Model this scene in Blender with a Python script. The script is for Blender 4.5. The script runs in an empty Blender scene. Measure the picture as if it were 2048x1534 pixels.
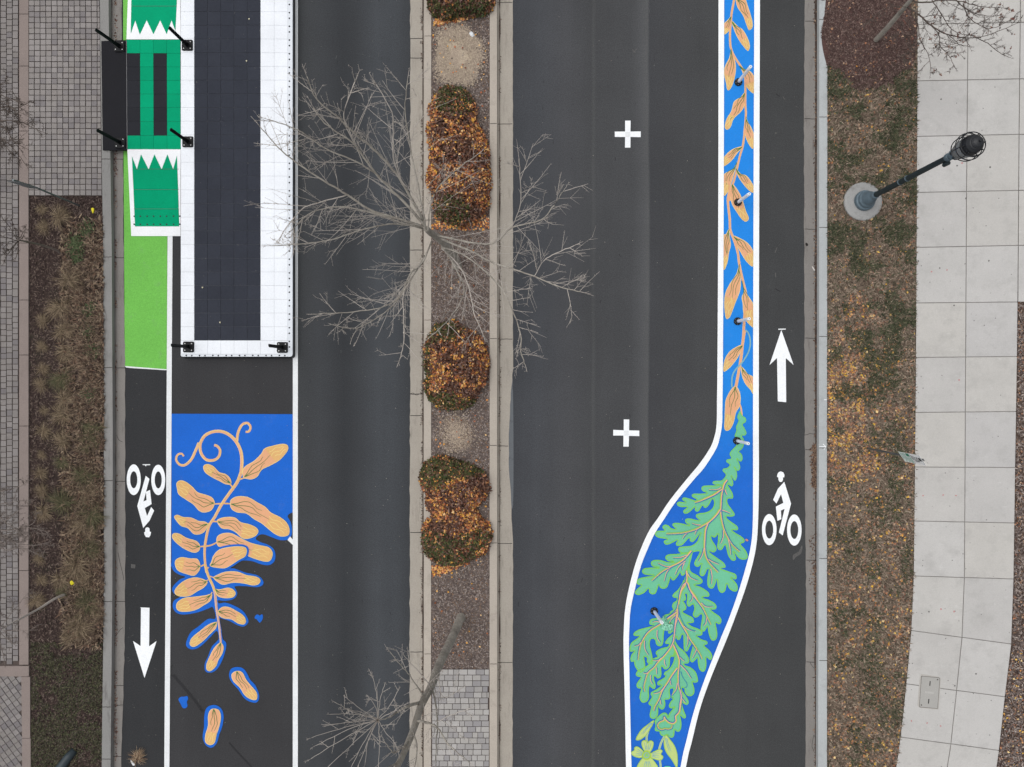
import bpy, bmesh, math, random
import numpy as np
from mathutils import Vector, noise as mnoise
from mathutils.geometry import delaunay_2d_cdt
random.seed(7); RNG = np.random.default_rng(7)
sc = bpy.context.scene
C = sc.collection

# ------------------------------------------------------------------ camera, sky, sun, exposure
H = 19.5                      # drone height above the carriageway (m)
F = 1404.0                    # focal length in units of photograph pixels (2048 wide)
cam = bpy.data.cameras.new("camera"); co = bpy.data.objects.new("camera", cam); C.objects.link(co)
co.location = (0, 0, H); co.rotation_euler = (0, 0, 0)
cam.sensor_width = 36.0; cam.lens = 36.0*F/2048.0; cam.clip_end = 2000
sc.camera = co
SUN_EL, SUN_AZ = math.radians(68), math.radians(-70)   # azimuth from +Y towards +X
w = bpy.data.worlds.new("World"); sc.world = w; w.use_nodes = True
nt = w.node_tree; bg = nt.nodes['Background']
sky = nt.nodes.new('ShaderNodeTexSky'); sky.sky_type = 'NISHITA'; sky.sun_disc = False
sky.sun_elevation = SUN_EL; sky.sun_rotation = SUN_AZ; sky.dust_density = 4.0; sky.air_density = 1.0
hs = nt.nodes.new('ShaderNodeHueSaturation'); hs.inputs['Saturation'].default_value = 0.13   # grey overcast
nt.links.new(sky.outputs[0], hs.inputs['Color']); nt.links.new(hs.outputs[0], bg.inputs['Color'])
bg.inputs['Strength'].default_value = 0.15
sl = bpy.data.lights.new("sun", 'SUN'); sl.energy = 0.8; sl.angle = math.radians(80); sl.color = (1.0, .97, .93)
so = bpy.data.objects.new("sun", sl); C.objects.link(so)
so.rotation_euler = Vector((math.cos(SUN_EL)*math.sin(SUN_AZ), math.cos(SUN_EL)*math.cos(SUN_AZ), math.sin(SUN_EL))).to_track_quat('Z', 'Y').to_euler()
sc.view_settings.view_transform = 'Standard'; sc.view_settings.look = 'None'
sc.view_settings.exposure = 0.0; sc.view_settings.gamma = 1.0

# ------------------------------------------------------------------ helpers
def P(x, y, z=0.0):
    """photograph pixel seen at height z -> world"""
    s = (H-z)/F
    return ((x-1024)*s, (767-y)*s, z)
def lin(c):
    c /= 255.0
    return c/12.92 if c <= .04045 else ((c+.055)/1.055)**2.4
def A(r, g, b, k=1/1.14): return (lin(r)*k, lin(g)*k, lin(b)*k, 1.0)
def put(o, parent=None):
    C.objects.link(o)
    if parent: o.parent = parent
    return o
def tag(o, label=None, cat=None, group=None, kind=None):
    if label: o['label'] = label
    if cat: o['category'] = cat
    if group: o['group'] = group
    if kind: o['kind'] = kind
    return o
def thing(name, label, cat, loc=(0, 0, 0), group=None):
    o = bpy.data.objects.new(name, None); o.empty_display_size = .1; put(o); o.location = loc
    return tag(o, label, cat, group)
def local(o, parent):
    """give world-space mesh data to a parented object whose parent sits at an offset"""
    l = parent.location
    o.data.transform(__import__('mathutils').Matrix.Translation((-l.x, -l.y, -l.z)))
    o.parent = parent
    return o
def mesh_obj(name, vs, fs, mats, mi=None, parent=None, smooth=False):
    me = bpy.data.meshes.new(name); me.from_pydata([tuple(v) for v in vs], [], fs)
    for m in (mats if isinstance(mats, (list, tuple)) else [mats]): me.materials.append(m)
    if mi is not None: me.polygons.foreach_set('material_index', mi)
    if smooth: me.polygons.foreach_set('use_smooth', [True]*len(me.polygons))
    me.update()
    o = bpy.data.objects.new(name, me); put(o)
    if parent: local(o, parent)
    return o
def fast_mesh(name, V, k, mat, parent=None, mi=None):
    """V: (n*k,3) array, n faces of k corners each, all separate islands unless welded"""
    V = np.asarray(V, dtype=np.float32).reshape(-1, 3); n = len(V)//k
    me = bpy.data.meshes.new(name); me.vertices.add(len(V)); me.vertices.foreach_set('co', V.ravel())
    me.loops.add(n*k); me.loops.foreach_set('vertex_index', np.arange(n*k, dtype=np.int32))
    me.polygons.add(n); me.polygons.foreach_set('loop_start', np.arange(0, n*k, k, dtype=np.int32))
    for m in (mat if isinstance(mat, (list, tuple)) else [mat]): me.materials.append(m)
    if mi is not None: me.polygons.foreach_set('material_index', np.asarray(mi, dtype=np.int32))
    me.update(calc_edges=True)
    o = bpy.data.objects.new(name, me); put(o)
    if parent: local(o, parent)
    return o
def smooth_path(pts, closed=False, n=5):
    out = []; m = len(pts)
    rng = range(m if closed else m-1)
    for i in rng:
        if closed: p0, p1, p2, p3 = pts[(i-1) % m], pts[i], pts[(i+1) % m], pts[(i+2) % m]
        else: p0, p1, p2, p3 = pts[max(i-1, 0)], pts[i], pts[i+1], pts[min(i+2, m-1)]
        for j in range(n):
            t = j/n; t2 = t*t; t3 = t2*t
            out.append(tuple(.5*((2*p1[a])+(-p0[a]+p2[a])*t+(2*p0[a]-5*p1[a]+4*p2[a]-p3[a])*t2+(-p0[a]+3*p1[a]-3*p2[a]+p3[a])*t3) for a in range(len(p1))))
    if not closed: out.append(tuple(pts[-1]))
    return out
def T(ox, oy, s):
    return lambda pts: [(ox+x/s, oy+y/s) for x, y in pts]
def xat(path, y):
    if y <= path[0][1]: return path[0][0]
    for (x0, y0), (x1, y1) in zip(path, path[1:]):
        if y <= y1: return x0+(x1-x0)*(y-y0)/(y1-y0)
    return path[-1][0]

# value noise on arrays
_PERM = RNG.random((256, 256))
def vnoise(x, y):
    xi = np.floor(x).astype(int); yi = np.floor(y).astype(int); fx = x-xi; fy = y-yi
    fx = fx*fx*(3-2*fx); fy = fy*fy*(3-2*fy)
    g = lambda a, b: _PERM[a % 256, b % 256]
    return (g(xi, yi)*(1-fx)+g(xi+1, yi)*fx)*(1-fy)+(g(xi, yi+1)*(1-fx)+g(xi+1, yi+1)*fx)*fy
def fbm(x, y): return (vnoise(x, y)*.5+vnoise(x*2.1+7, y*2.1+3)*.3+vnoise(x*4.3+1, y*4.3+9)*.2)

# ------------------------------------------------------------------ materials
class NM:
    def __init__(s, name, rough=.9, spec=.2):
        s.m = bpy.data.materials.new(name); s.m.use_nodes = True; s.t = s.m.node_tree
        s.b = s.t.nodes['Principled BSDF']; s.b.inputs['Roughness'].default_value = rough
        s.b.inputs['Specular IOR Level'].default_value = spec
        s.geo = s.n('ShaderNodeNewGeometry')
    def n(s, t, **kw):
        x = s.t.nodes.new(t)
        for k, v in kw.items():
            if hasattr(x, k) and k not in ('Scale',): setattr(x, k, v)
            else: x.inputs[k].default_value = v
        return x
    def l(s, a, b): s.t.links.new(a, b)
    def noise(s, scale, detail=3, stretch=None, rough=.55):
        nz = s.n('ShaderNodeTexNoise'); nz.inputs['Scale'].default_value = scale; nz.inputs['Detail'].default_value = detail
        nz.inputs['Roughness'].default_value = rough
        if stretch:
            mp = s.n('ShaderNodeMapping'); mp.inputs['Scale'].default_value = stretch
            s.l(s.geo.outputs['Position'], mp.inputs['Vector']); s.l(mp.outputs[0], nz.inputs['Vector'])
        else: s.l(s.geo.outputs['Position'], nz.inputs['Vector'])
        return nz.outputs['Fac']
    def ramp(s, fac, stops, interp='LINEAR'):
        r = s.n('ShaderNodeValToRGB'); r.color_ramp.interpolation = interp
        e = r.color_ramp.elements
        while len(e) < len(stops): e.new(.5)
        for i, (p, c) in enumerate(stops): e[i].position = p; e[i].color = c
        s.l(fac, r.inputs[0]); return r.outputs[0]
    def mix(s, fac, a, b, mode='MIX'):
        m = s.n('ShaderNodeMix', data_type='RGBA', blend_type=mode)
        for sock, v in ((m.inputs[0], fac), (m.inputs[6], a), (m.inputs[7], b)):
            if hasattr(v, 'is_linked') or hasattr(v, 'links'): s.l(v, sock)
            else: sock.default_value = v
        return m.outputs[2]
    def g(s, v): return (v, v, v, 1)
    def vary(s, col, scale, lo, hi, **kw):
        return s.mix(1.0, col, s.ramp(s.noise(scale, **kw), [(.28, s.g(lo)), (.72, s.g(hi))]), 'MULTIPLY')
    def bump(s, fac, strength=.3, dist=.01):
        b = s.n('ShaderNodeBump'); b.inputs['Strength'].default_value = strength; b.inputs['Distance'].default_value = dist
        s.l(fac, b.inputs['Height']); s.l(b.outputs[0], s.b.inputs['Normal'])
    def done(s, col):
        if isinstance(col, tuple): s.b.inputs['Base Color'].default_value = col
        else: s.l(col, s.b.inputs['Base Color'])
        return s.m
def m_plain(name, c, rough=.7, spec=.3, metal=0, v=.08, sc_=6):
    q = NM(name, rough, spec); q.b.inputs['Metallic'].default_value = metal
    return q.done(q.vary(c, sc_, 1-v, 1+v))
def m_paint(name, c, wear=.55, rough=.75, c2=None, ylim=None):
    """traffic paint rolled on asphalt: grain speckle, faint mottling"""
    q = NM(name, rough, .25); col = c
    if c2:
        sp = q.n('ShaderNodeSeparateXYZ'); q.l(q.geo.outputs['Position'], sp.inputs[0])
        mr = q.n('ShaderNodeMapRange'); mr.inputs[1].default_value = ylim[0]; mr.inputs[2].default_value = ylim[1]
        q.l(sp.outputs[1], mr.inputs[0]); col = q.mix(mr.outputs[0], c, c2)
    col = q.vary(col, 1.3, .95, 1.05) if not isinstance(col, tuple) else q.vary(col, 1.3, .95, 1.05)
    col = q.vary(col, 38, 1-.22*wear, 1+.12*wear, detail=2)
    sp = q.noise(26, 4, rough=.75)
    col = q.mix(q.ramp(sp, [(.655, q.g(0)), (.74, q.g(wear*.75))]), col, A(76, 78, 82))
    col = q.mix(q.ramp(q.noise(2.6, 8, rough=.75), [(.56, q.g(0)), (.74, q.g(wear*.38))]), col, A(120, 122, 122))
    q.bump(q.noise(70, 2), .25, .004)
    return q.done(col)
def m_asphalt(name, base, stops=None, tone=1.0):
    q = NM(name, .92, .12)
    if stops:
        sp = q.n('ShaderNodeSeparateXYZ'); q.l(q.geo.outputs['Position'], sp.inputs[0])
        x0, x1 = stops[0][0], stops[-1][0]
        wob = q.noise(.35, 2)
        ad = q.n('ShaderNodeMath', operation='MULTIPLY_ADD'); q.l(wob, ad.inputs[0]); ad.inputs[1].default_value = .12; q.l(sp.outputs[0], ad.inputs[2])
        mr = q.n('ShaderNodeMapRange'); mr.inputs[1].default_value = P(x0, 0)[0]+.06; mr.inputs[2].default_value = P(x1, 0)[0]+.06
        q.l(ad.outputs[0], mr.inputs[0])
        col = q.ramp(mr.outputs[0], [((s-x0)/(x1-x0), A(*c)) for s, c in stops])
    else: col = A(*base)
    col = q.mix(1.0, col, q.ramp(q.noise(.6, 4), [(.25, q.g(.92)), (.75, q.g(1.08))]), 'MULTIPLY')
    col = q.vary(col, 1.0, .955, 1.045, detail=5, stretch=(2.2, .12, 1))
    col = q.vary(col, 42, .72, 1.28, detail=3); col = q.vary(col, 14, .93, 1.07, detail=4, rough=.7)
    col = q.mix(q.ramp(q.noise(33, 5, rough=.8), [(.735, q.g(0)), (.80, q.g(.55))]), col, A(128, 126, 122))
    col = q.mix(q.ramp(q.noise(2.3, 6, rough=.7), [(.66, q.g(0)), (.78, q.g(.22))]), col, A(104, 98, 90))
    col = q.mix(q.ramp(q.noise(1.6, 7, rough=.72, stretch=(3, .5, 1)), [(.64, q.g(0)), (.76, q.g(.35))]), col, A(44, 45, 48))
    q.bump(q.noise(60, 3), .5, .006)
    return q.done(col)
def m_concrete(name, c, stain=(92, 88, 84), amt=.55, island=.0, streak=None):
    q = NM(name, .9, .2); col = q.vary(c, .9, .93, 1.06, detail=5)
    if island:
        col = q.mix(1.0, col, q.ramp(q.geo.outputs['Random Per Island'], [(0, (1-island, 1-island, 1-island*.8, 1)), (.5, (1, .995, .98, 1)), (1, (1+island*.5, 1+island*.5, 1+island*.55, 1))]), 'MULTIPLY')
    col = q.vary(col, 45, .9, 1.1, detail=3)
    kw = dict(stretch=streak) if streak else {}
    col = q.mix(q.ramp(q.noise(3.2, 7, rough=.68, **kw), [(.54, q.g(0)), (.78, q.g(amt))]), col, A(*stain))
    col = q.mix(q.ramp(q.noise(13, 5, rough=.75), [(.70, q.g(0)), (.78, q.g(.5*amt))]), col, A(stain[0]*.7, stain[1]*.7, stain[2]*.7))
    q.bump(q.noise(35, 3), .3, .004)
    return q.done(col)
def m_palette(name, cols, rough=.85, spec=.15, v=.15):
    q = NM(name, rough, spec); n = len(cols)
    col = q.ramp(q.geo.outputs['Random Per Island'], [(i/n, A(*c)) for i, c in enumerate(cols)], 'CONSTANT')
    return q.done(q.vary(col, 7, 1-v, 1+v))
def m_soil(name, c1, c2, c3, fine=24):
    q = NM(name, .95, .1)
    col = q.ramp(q.noise(1.1, 6, rough=.6), [(.35, A(*c1)), (.52, A(*c2)), (.66, A(*c3))])
    col = q.vary(col, fine, .55, 1.4, detail=5, rough=.8); col = q.vary(col, 90, .7, 1.3, detail=2)
    q.bump(q.noise(28, 5, rough=.7), .9, .03)
    return q.done(col)

WHITE = m_paint('white_paint', A(246, 249, 252, .92), .42)
LINEW = m_paint('line_paint', A(236, 239, 241), .45)
M = dict(
  blue=m_paint('blue_paint', A(16, 102, 208), .5),
  blue_sheen=m_paint('blue_strip_sheen_paint', A(26, 106, 208), .4, c2=A(30, 138, 232), ylim=(P(0, 960)[1], P(0, 780)[1])),  # sheen put into the colour: brighter blue blended in towards the top
  peach=m_paint('peach_paint', A(233, 174, 132), .3), peachy=m_paint('apricot_paint', A(229, 181, 118), .3),
  cream=m_paint('cream_paint', A(240, 215, 140), .25), straw=m_paint('straw_paint', A(236, 198, 132), .25),
  dgreen=m_paint('dark_green_paint', A(66, 122, 62), .2), teal=m_paint('teal_paint', A(112, 196, 156), .3),
  lgreen=m_paint('leaf_green_paint', A(126, 203, 92), .25), ygreen=m_paint('yellow_green_paint', A(166, 204, 78), .25),
  salmon=m_paint('salmon_paint', A(234, 178, 148), .2), vblue=m_paint('vein_blue_paint', A(22, 112, 186), .2),
  lemon=m_paint('lemon_green_paint', A(196, 216, 134), .25), gblue=m_paint('grey_blue_paint', A(132, 180, 190), .3),
  pink=m_paint('pale_pink_paint', A(214, 168, 190), .2))
LIME = m_paint('lime_lane_paint', A(115, 192, 82), .9)

# ------------------------------------------------------------------ paint layers (flat, each a hair above the last)
def winding_filter(pts, V, tris):
    """keep the triangles the outline winds round (pockets closed off by a touching edge stay open)"""
    if not tris: return []
    p = np.array(pts); q = np.roll(p, -1, 0); v = np.array([(a.x, a.y) for a in V]); t = np.array([list(a) for a in tris]); c = v[t].mean(1)
    y = c[:, 1][:, None]; x = c[:, 0][:, None]; up = (p[:, 1] <= y) & (q[:, 1] > y); dn = (p[:, 1] > y) & (q[:, 1] <= y)
    left = (q[:, 0]-p[:, 0])*(y-p[:, 1])-(x-p[:, 0])*(q[:, 1]-p[:, 1])
    w = (up & (left > 0)).sum(1)-(dn & (left < 0)).sum(1)
    return [tuple(a) for a, k in zip(t.tolist(), w) if k != 0]
class Paint:
    """collects flat painted shapes; every shape gets its own height, so nothing is coplanar"""
    cnt = 0
    def __init__(s, z0=.008, zf=None): s.v = []; s.f = []; s.mi = []; s.mats = []; s.z0 = z0; s.zf = zf
    def slot(s, m):
        if m not in s.mats: s.mats.append(m)
        return s.mats.index(m)
    def z(s, layer):
        Paint.cnt += 1
        return s.z0+layer*.0022+(Paint.cnt % 90)*.00002
    def pt(s, x, y, z):
        if s.zf: return P(x, y, s.zf(x, y)+z)
        return P(x, y, z)
    def poly(s, pts, mat, layer=0, smooth=True, n=4):
        if smooth: pts = smooth_path(pts, True, n)
        z = s.z(layer); b = len(s.v)
        s.v += [s.pt(x, y, z) for x, y in pts]
        r_ = delaunay_2d_cdt([Vector((x, y)) for x, y in pts], [(i, (i+1) % len(pts)) for i in range(len(pts))], [], 0, 1e-4)
        tris = winding_filter(pts, r_[0], r_[2])
        s.v = s.v[:b]+[s.pt(v.x, v.y, z) for v in r_[0]]
        for t in tris: s.f.append(tuple(b+i for i in t)); s.mi.append(s.slot(mat))
        return pts
    def ribbon(s, pts, w0, mat, layer=1, w1=None, off=0.0, smooth=True, closed=False, n=5, wm=None):
        if smooth: pts = smooth_path(pts, closed, n)
        if closed: pts = pts+[pts[0]]
        w1 = w0 if w1 is None else w1; m = len(pts); z = s.z(layer); b = len(s.v)
        for i, (x, y) in enumerate(pts):
            if closed: a, c = pts[(i-1) % (m-1)], pts[(i+1) % (m-1)]
            else: a, c = pts[max(i-1, 0)], pts[min(i+1, m-1)]
            dx, dy = c[0]-a[0], c[1]-a[1]; L = math.hypot(dx, dy) or 1; nx, ny = -dy/L, dx/L
            t = i/(m-1); w = w0+(w1-w0)*t
            if wm: w *= wm(t)
            zz = z+i*1e-6
            s.v.append(s.pt(x+nx*(off+w/2), y+ny*(off+w/2), zz)); s.v.append(s.pt(x+nx*(off-w/2), y+ny*(off-w/2), zz))
        for i in range(m-1):
            s.f.append((b+2*i, b+2*i+2, b+2*i+3, b+2*i+1)); s.mi.append(s.slot(mat))
    def dot(s, x, y, r, mat, layer=1, n=14):
        s.poly([(x+r*math.cos(2*math.pi*i/n), y+r*math.sin(2*math.pi*i/n)) for i in range(n)], mat, layer, False)
    def build(s, name, parent=None):
        # all faces up
        fs = []
        for f in s.f:
            a, b, c = (np.array(s.v[i]) for i in f[:3])
            nz = (b[0]-a[0])*(c[1]-a[1])-(b[1]-a[1])*(c[0]-a[0])
            fs.append(f if nz > 0 else tuple(reversed(f)))
        return mesh_obj(name, s.v, fs, s.mats, s.mi, parent)

# ------------------------------------------------------------------ solid helpers
def prism(poly_top, z0, z1f):
    """closed prism from px outline (top z may vary by function)"""
    n = len(poly_top); vs = []; 
    for x, y in poly_top:
        z = z1f(x, y) if callable(z1f) else z1f
        vs.append(P(x, y, z))
    top = list(range(n)); ar = 0
    for i in range(n):
        a, b = vs[i], vs[(i+1) % n]; ar += a[0]*b[1]-a[1]*b[0]
    if ar < 0: vs.reverse()
    for i in range(n): vs.append((vs[i][0], vs[i][1], z0))
    fs = [tuple(top)]+[(i, n+i, n+(i+1) % n, (i+1) % n) for i in range(n)]
    return vs, fs
def join(parts):
    V = []; Fc = []
    for v, f in parts:
        b = len(V); V += v; Fc += [tuple(i+b for i in q) for q in f]
    return V, Fc
def lathe(prof, cx, cy, seg=28, sx=1, sy=1):
    V = []; Fc = []
    for r, z in prof:
        for i in range(seg):
            a = 2*math.pi*i/seg; V.append((cx+r*sx*math.cos(a), cy+r*sy*math.sin(a), z))
    for k in range(len(prof)-1):
        for i in range(seg):
            j = (i+1) % seg; Fc.append((k*seg+i, k*seg+j, (k+1)*seg+j, (k+1)*seg+i))
    Fc.append(tuple(range(seg-1, -1, -1))); Fc.append(tuple(range((len(prof)-1)*seg, len(prof)*seg)))
    return V, Fc
def tube(pts, r0, r1, sides=6, rfun=None):
    pts = [Vector(p) for p in pts]; V = []; Fc = []; m = len(pts)
    ref = Vector((.31, .52, .79)).normalized()
    for i, p in enumerate(pts):
        t = (pts[min(i+1, m-1)]-pts[max(i-1, 0)]).normalized()
        u = t.cross(ref)
        if u.length < .15: u = t.cross(Vector((1, 0, 0)))
        u.normalize(); v = t.cross(u)
        k = i/(m-1); r = r0+(r1-r0)*k
        if rfun: r *= rfun(k, i)
        for s_ in range(sides):
            a = 2*math.pi*s_/sides; V.append(tuple(p+u*(r*math.cos(a))+v*(r*math.sin(a))))
    for i in range(m-1):
        for s_ in range(sides):
            j = (s_+1) % sides; Fc.append((i*sides+s_, i*sides+j, (i+1)*sides+j, (i+1)*sides+s_))
    Fc.append(tuple(range(sides-1, -1, -1))); Fc.append(tuple(range((m-1)*sides, m*sides)))
    return V, Fc
def box(c, s, rz=0.0):
    V = []; ca, sa = math.cos(rz), math.sin(rz)
    for dz in (-.5, .5):
        for dx, dy in ((-.5, -.5), (.5, -.5), (.5, .5), (-.5, .5)):
            x, y = dx*s[0], dy*s[1]; V.append((c[0]+x*ca-y*sa, c[1]+x*sa+y*ca, c[2]+dz*s[2]))
    return V, [(3, 2, 1, 0), (4, 5, 6, 7), (0, 1, 5, 4), (1, 2, 6, 5), (2, 3, 7, 6), (3, 0, 4, 7)]

# ================================================================== SETTING
YT, YB = -330, 1860            # how far the strips run past the frame (px)
def strip(name, lp, rp, z, mat, step=60, jl=0, jr=0, kind='structure', z0=-.08):
    ys = list(range(YT, YB+1, step)); a = []; b = []
    for y in ys:
        a.append((xat(lp, y)+random.uniform(-jl, jl), y)); b.append((xat(rp, y)+random.uniform(-jr, jr), y))
    n = len(ys); V = [P(x, y, z) for x, y in a]+[P(x, y, z) for x, y in b]
    V += [(v[0], v[1], z0) for v in V]
    Fc = []
    for i in range(n-1):
        Fc.append((i, i+1, n+i+1, n+i)); Fc.append((i, 2*n+i, 2*n+i+1, i+1)); Fc.append((n+i, n+i+1, 3*n+i+1, 3*n+i))
    Fc.append((0, n, 3*n, 2*n)); Fc.append((n-1, 3*n-1, 4*n-1, 2*n-1))
    o = mesh_obj(name, V, Fc, mat); tag(o, kind=kind); return o

V, Fc = [(-400, -400, -.12), (400, -400, -.12), (400, 400, -.12), (-400, 400, -.12)], [(0, 1, 2, 3)]
tag(mesh_obj('ground', V, Fc, m_soil('ground_soil', (78, 66, 58), (88, 80, 66), (70, 72, 56))), kind='structure')

c = lambda x, *r: [(x, 0)]
road_l = m_asphalt('asphalt_lane', None, [(590, (67, 69, 71)), (640, (67, 69, 72)), (688, (58, 60, 63)), (712, (62, 64, 67)), (755, (73, 76, 80)), (790, (71, 74, 78)), (825, (64, 66, 69))])
road_r = m_asphalt('asphalt_lanes', None, [(1020, (68, 70, 74)), (1075, (74, 76, 80)), (1130, (77, 78, 81)), (1182, (73, 74, 76)), (1186, (80, 81, 82)), (1192, (73, 74, 76)), (1262, (75, 76, 78)), (1283, (84, 85, 87)), (1296, (88, 89, 90)), (1300, (69, 70, 73)), (1360, (71, 72, 74)), (1440, (73, 74, 75))])
bike = m_asphalt('asphalt_bike_lane', (56, 57, 59)); park = m_asphalt('asphalt_parking_lane', (62, 62, 64))
strip('road', [(585, 0)], [(835, 0)], 0, road_l)
BND = [(1478, 0), (1478, 880), (1450, 1000), (1400, 1150), (1370, 1300), (1320, 1534), (1300, 1860)]
strip('road', [(1015, 0)], BND, 0, road_r)
strip('road', [(338, 0)], [(585, 0)], 0.0, park)
strip('bike_lane', [(225, 0)], [(338, 0)], 0.0, bike)
strip('bike_lane', BND, [(1620, 0)], 0.0, m_asphalt('asphalt_bike_lane_right', (69, 70, 71)))

KERB = m_concrete('kerb_concrete_grey', A(142, 141, 139), (84, 80, 78), .75, streak=(1.5, .35, 1))
PAN = m_concrete('gutter_concrete_grey', A(134, 130, 126), (82, 74, 70), .7, streak=(2.4, .4, 1))
KERB2 = m_concrete('kerb_concrete_beige', A(183, 174, 163), (128, 120, 112), .5)
PAN2 = m_concrete('gutter_concrete_beige', A(168, 161, 151), (112, 105, 98), .6, streak=(2.4, .4, 1))
KERB3 = m_concrete('kerb_concrete_pale', A(180, 184, 185), (130, 130, 132), .45)
gl = [(243, 0), (246, 300), (247, 480), (250, 735), (250.5, 1100), (250, 1250), (247, 1380), (242, 1534)]
kl = [(199.5, 0), (204, 380), (206, 480), (208, 900), (207, 1200), (203.5, 1534)]
klr = [(x+17.5, y) for x, y in kl]
strip('gutter', [(x-2, y) for x, y in klr], gl, .010, PAN, 14, 0, .8)
strip('kerb', kl, klr, .15, KERB, 60, .4)
g2l = [(820.5, 0), (820, 800), (819, 1534)]
strip('gutter', g2l, [(851, 0)], .010, PAN2, 12, 1.0, 0)
strip('kerb', [(848.5, 0), (848, 1534)], [(862.5, 0), (862, 1534)], .15, KERB2)
strip('kerb', [(979.5, 0), (979, 1534)], [(994, 0), (994.5, 1534)], .15, KERB2)
g3 = [(1025.5, 0), (1026, 740), (1021, 800), (1017, 870), (1018, 930), (1022, 1000), (1026, 1100), (1025, 1534)]
strip('gutter', [(991, 0)], g3, .010, PAN2, 12, 0, .7)
g4l = [(1609.5, 0), (1608, 260), (1609, 700), (1610, 950), (1612, 1150), (1611, 1534)]
strip('gutter', g4l, [(1641, 0)], .010, PAN, 14, .7, 0)
strip('kerb', [(1638.5, 0), (1638, 800), (1637, 1200), (1636, 1534)], [(1655, 0), (1654, 900), (1654, 1534)], .15, KERB3)

# worn gravel edge beside the right median gutter
gm = m_concrete('exposed_gravel', A(104, 108, 112), (60, 62, 66), .8)
pt = Paint(.004); pt.poly([(1024, 750), (1020, 810), (1015, 870), (1016, 930), (1020, 1000), (1026, 1010), (1027, 900), (1026, 790)], gm, 0); tag(pt.build('gutter_edge'), kind='structure')

# expansion joints in kerbs and gutters: dark filler flush with the concrete
JOINT = m_plain('joint_filler', A(66, 62, 60), .95)
pj = Paint(.0); 
def joint(x0, x1, y, z, dy=0, w=1.5):
    pj.z0 = z+.001; k = 5
    pts = [(x0+(x1-x0)*i/k, y+dy*i/k+random.uniform(-.35, .35)) for i in range(k+1)]
    pj.ribbon(pts, w, JOINT, 0, smooth=False)
for y in (-60, 318, 514, 735, 961, 1203, 1370, 1414, 1518):
    if y != 1370: joint(xat(kl, y), xat(klr, y), y, .15, 0, 1.4)
    joint(xat(klr, y)+3, xat(gl, y), y+random.uniform(-2, 2)-5*(y > 1400), .010, 0, 1.4)
for y in (77, 116, 500, 788, 831, 1065, 1304): joint(820.5, 846, y, .010)
for y in (72, 440, 640, 1308): joint(849, 862, y, .15, 0, 1.0)
for y in (5, 248, 678, 892, 1087, 1325): joint(995.5, xat(g3, y)-1, y, .010, 0, 1.3); joint(980, 993.5, y+4*(y > 1300)-1, .15, 0, 1.2)
for y in (42, 237, 458, 676, 899, 1120, 1324): joint(xat(g4l, y)+1, 1633, y, .010, 1, 1.3); joint(1638.5, 1654, y-3, .15, 0, 1.2)
# crack lines
pj.z0 = .011
for pts in ([(1609, 870), (1615, 869), (1620, 867), (1628, 868), (1631, 866)], [(1632, 1480), (1628, 1470), (1626, 1478), (1624, 1492), (1627, 1500)], [(236, 1105), (240, 1125), (246, 1150), (247, 1160)], [(246, 1255), (240, 1260), (234, 1268), (230, 1272)],
            [(1620, 1324), (1623, 1330), (1628, 1336)], [(233, 870), (238, 880), (245, 884)], [(820, 788), (826, 786), (832, 790), (839, 788)]):
    pj.ribbon(pts, .9, JOINT, 0)
tag(pj.build('kerb_joint'), kind='structure')

# dark grime band in the angle of every gutter (dirt lying there)
GR = m_soil('gutter_grime', (74, 62, 58), (88, 78, 72), (64, 54, 50), 30)
pg = Paint(.0115)
def grime(x, y0, y1, w, wob):
    a = []; b = []
    n = int((y1-y0)/9)
    for i in range(n+1):
        y = y0+(y1-y0)*i/n; k = .45+.9*mnoise.noise(Vector((x*.1, y*.02*wob, 0)))+.4*mnoise.noise(Vector((x, y*.09, 2)))
        ww = max(.12, k)*w; xx = x(y) if callable(x) else x
        a.append((xx, y)); b.append((xx+ww, y))
    pg.poly(a+b[::-1], GR, 0, False)
for y0 in range(YT, YB, 300):
    grime(843.5, y0, y0+299, 5, 1) if False else None
pg.ribbon([(846, y+random.uniform(-1, 1)) for y in range(YT, YB, 25)], 3.4, GR, 0, wm=lambda t: .5+.9*abs(mnoise.noise(Vector((t*23, 0, 0)))))
pg.ribbon([(999.5, y) for y in range(YT, YB, 25)], 3.6, GR, 0, wm=lambda t: .25+1.5*abs(mnoise.noise(Vector((t*31, 3, 0)))))
pg.ribbon([(xat(klr, y)+4, y) for y in range(YT, YB, 25)], 5, GR, 0, wm=lambda t: .7+.8*abs(mnoise.noise(Vector((t*29, 5, 0)))))
pg.ribbon([(1632.5, y) for y in range(YT, YB, 25)], 6, GR, 0, wm=lambda t: .7+.9*abs(mnoise.noise(Vector((t*27, 8, 0)))))
tag(pg.build('gutter_dirt'), kind='stuff'); 

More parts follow.
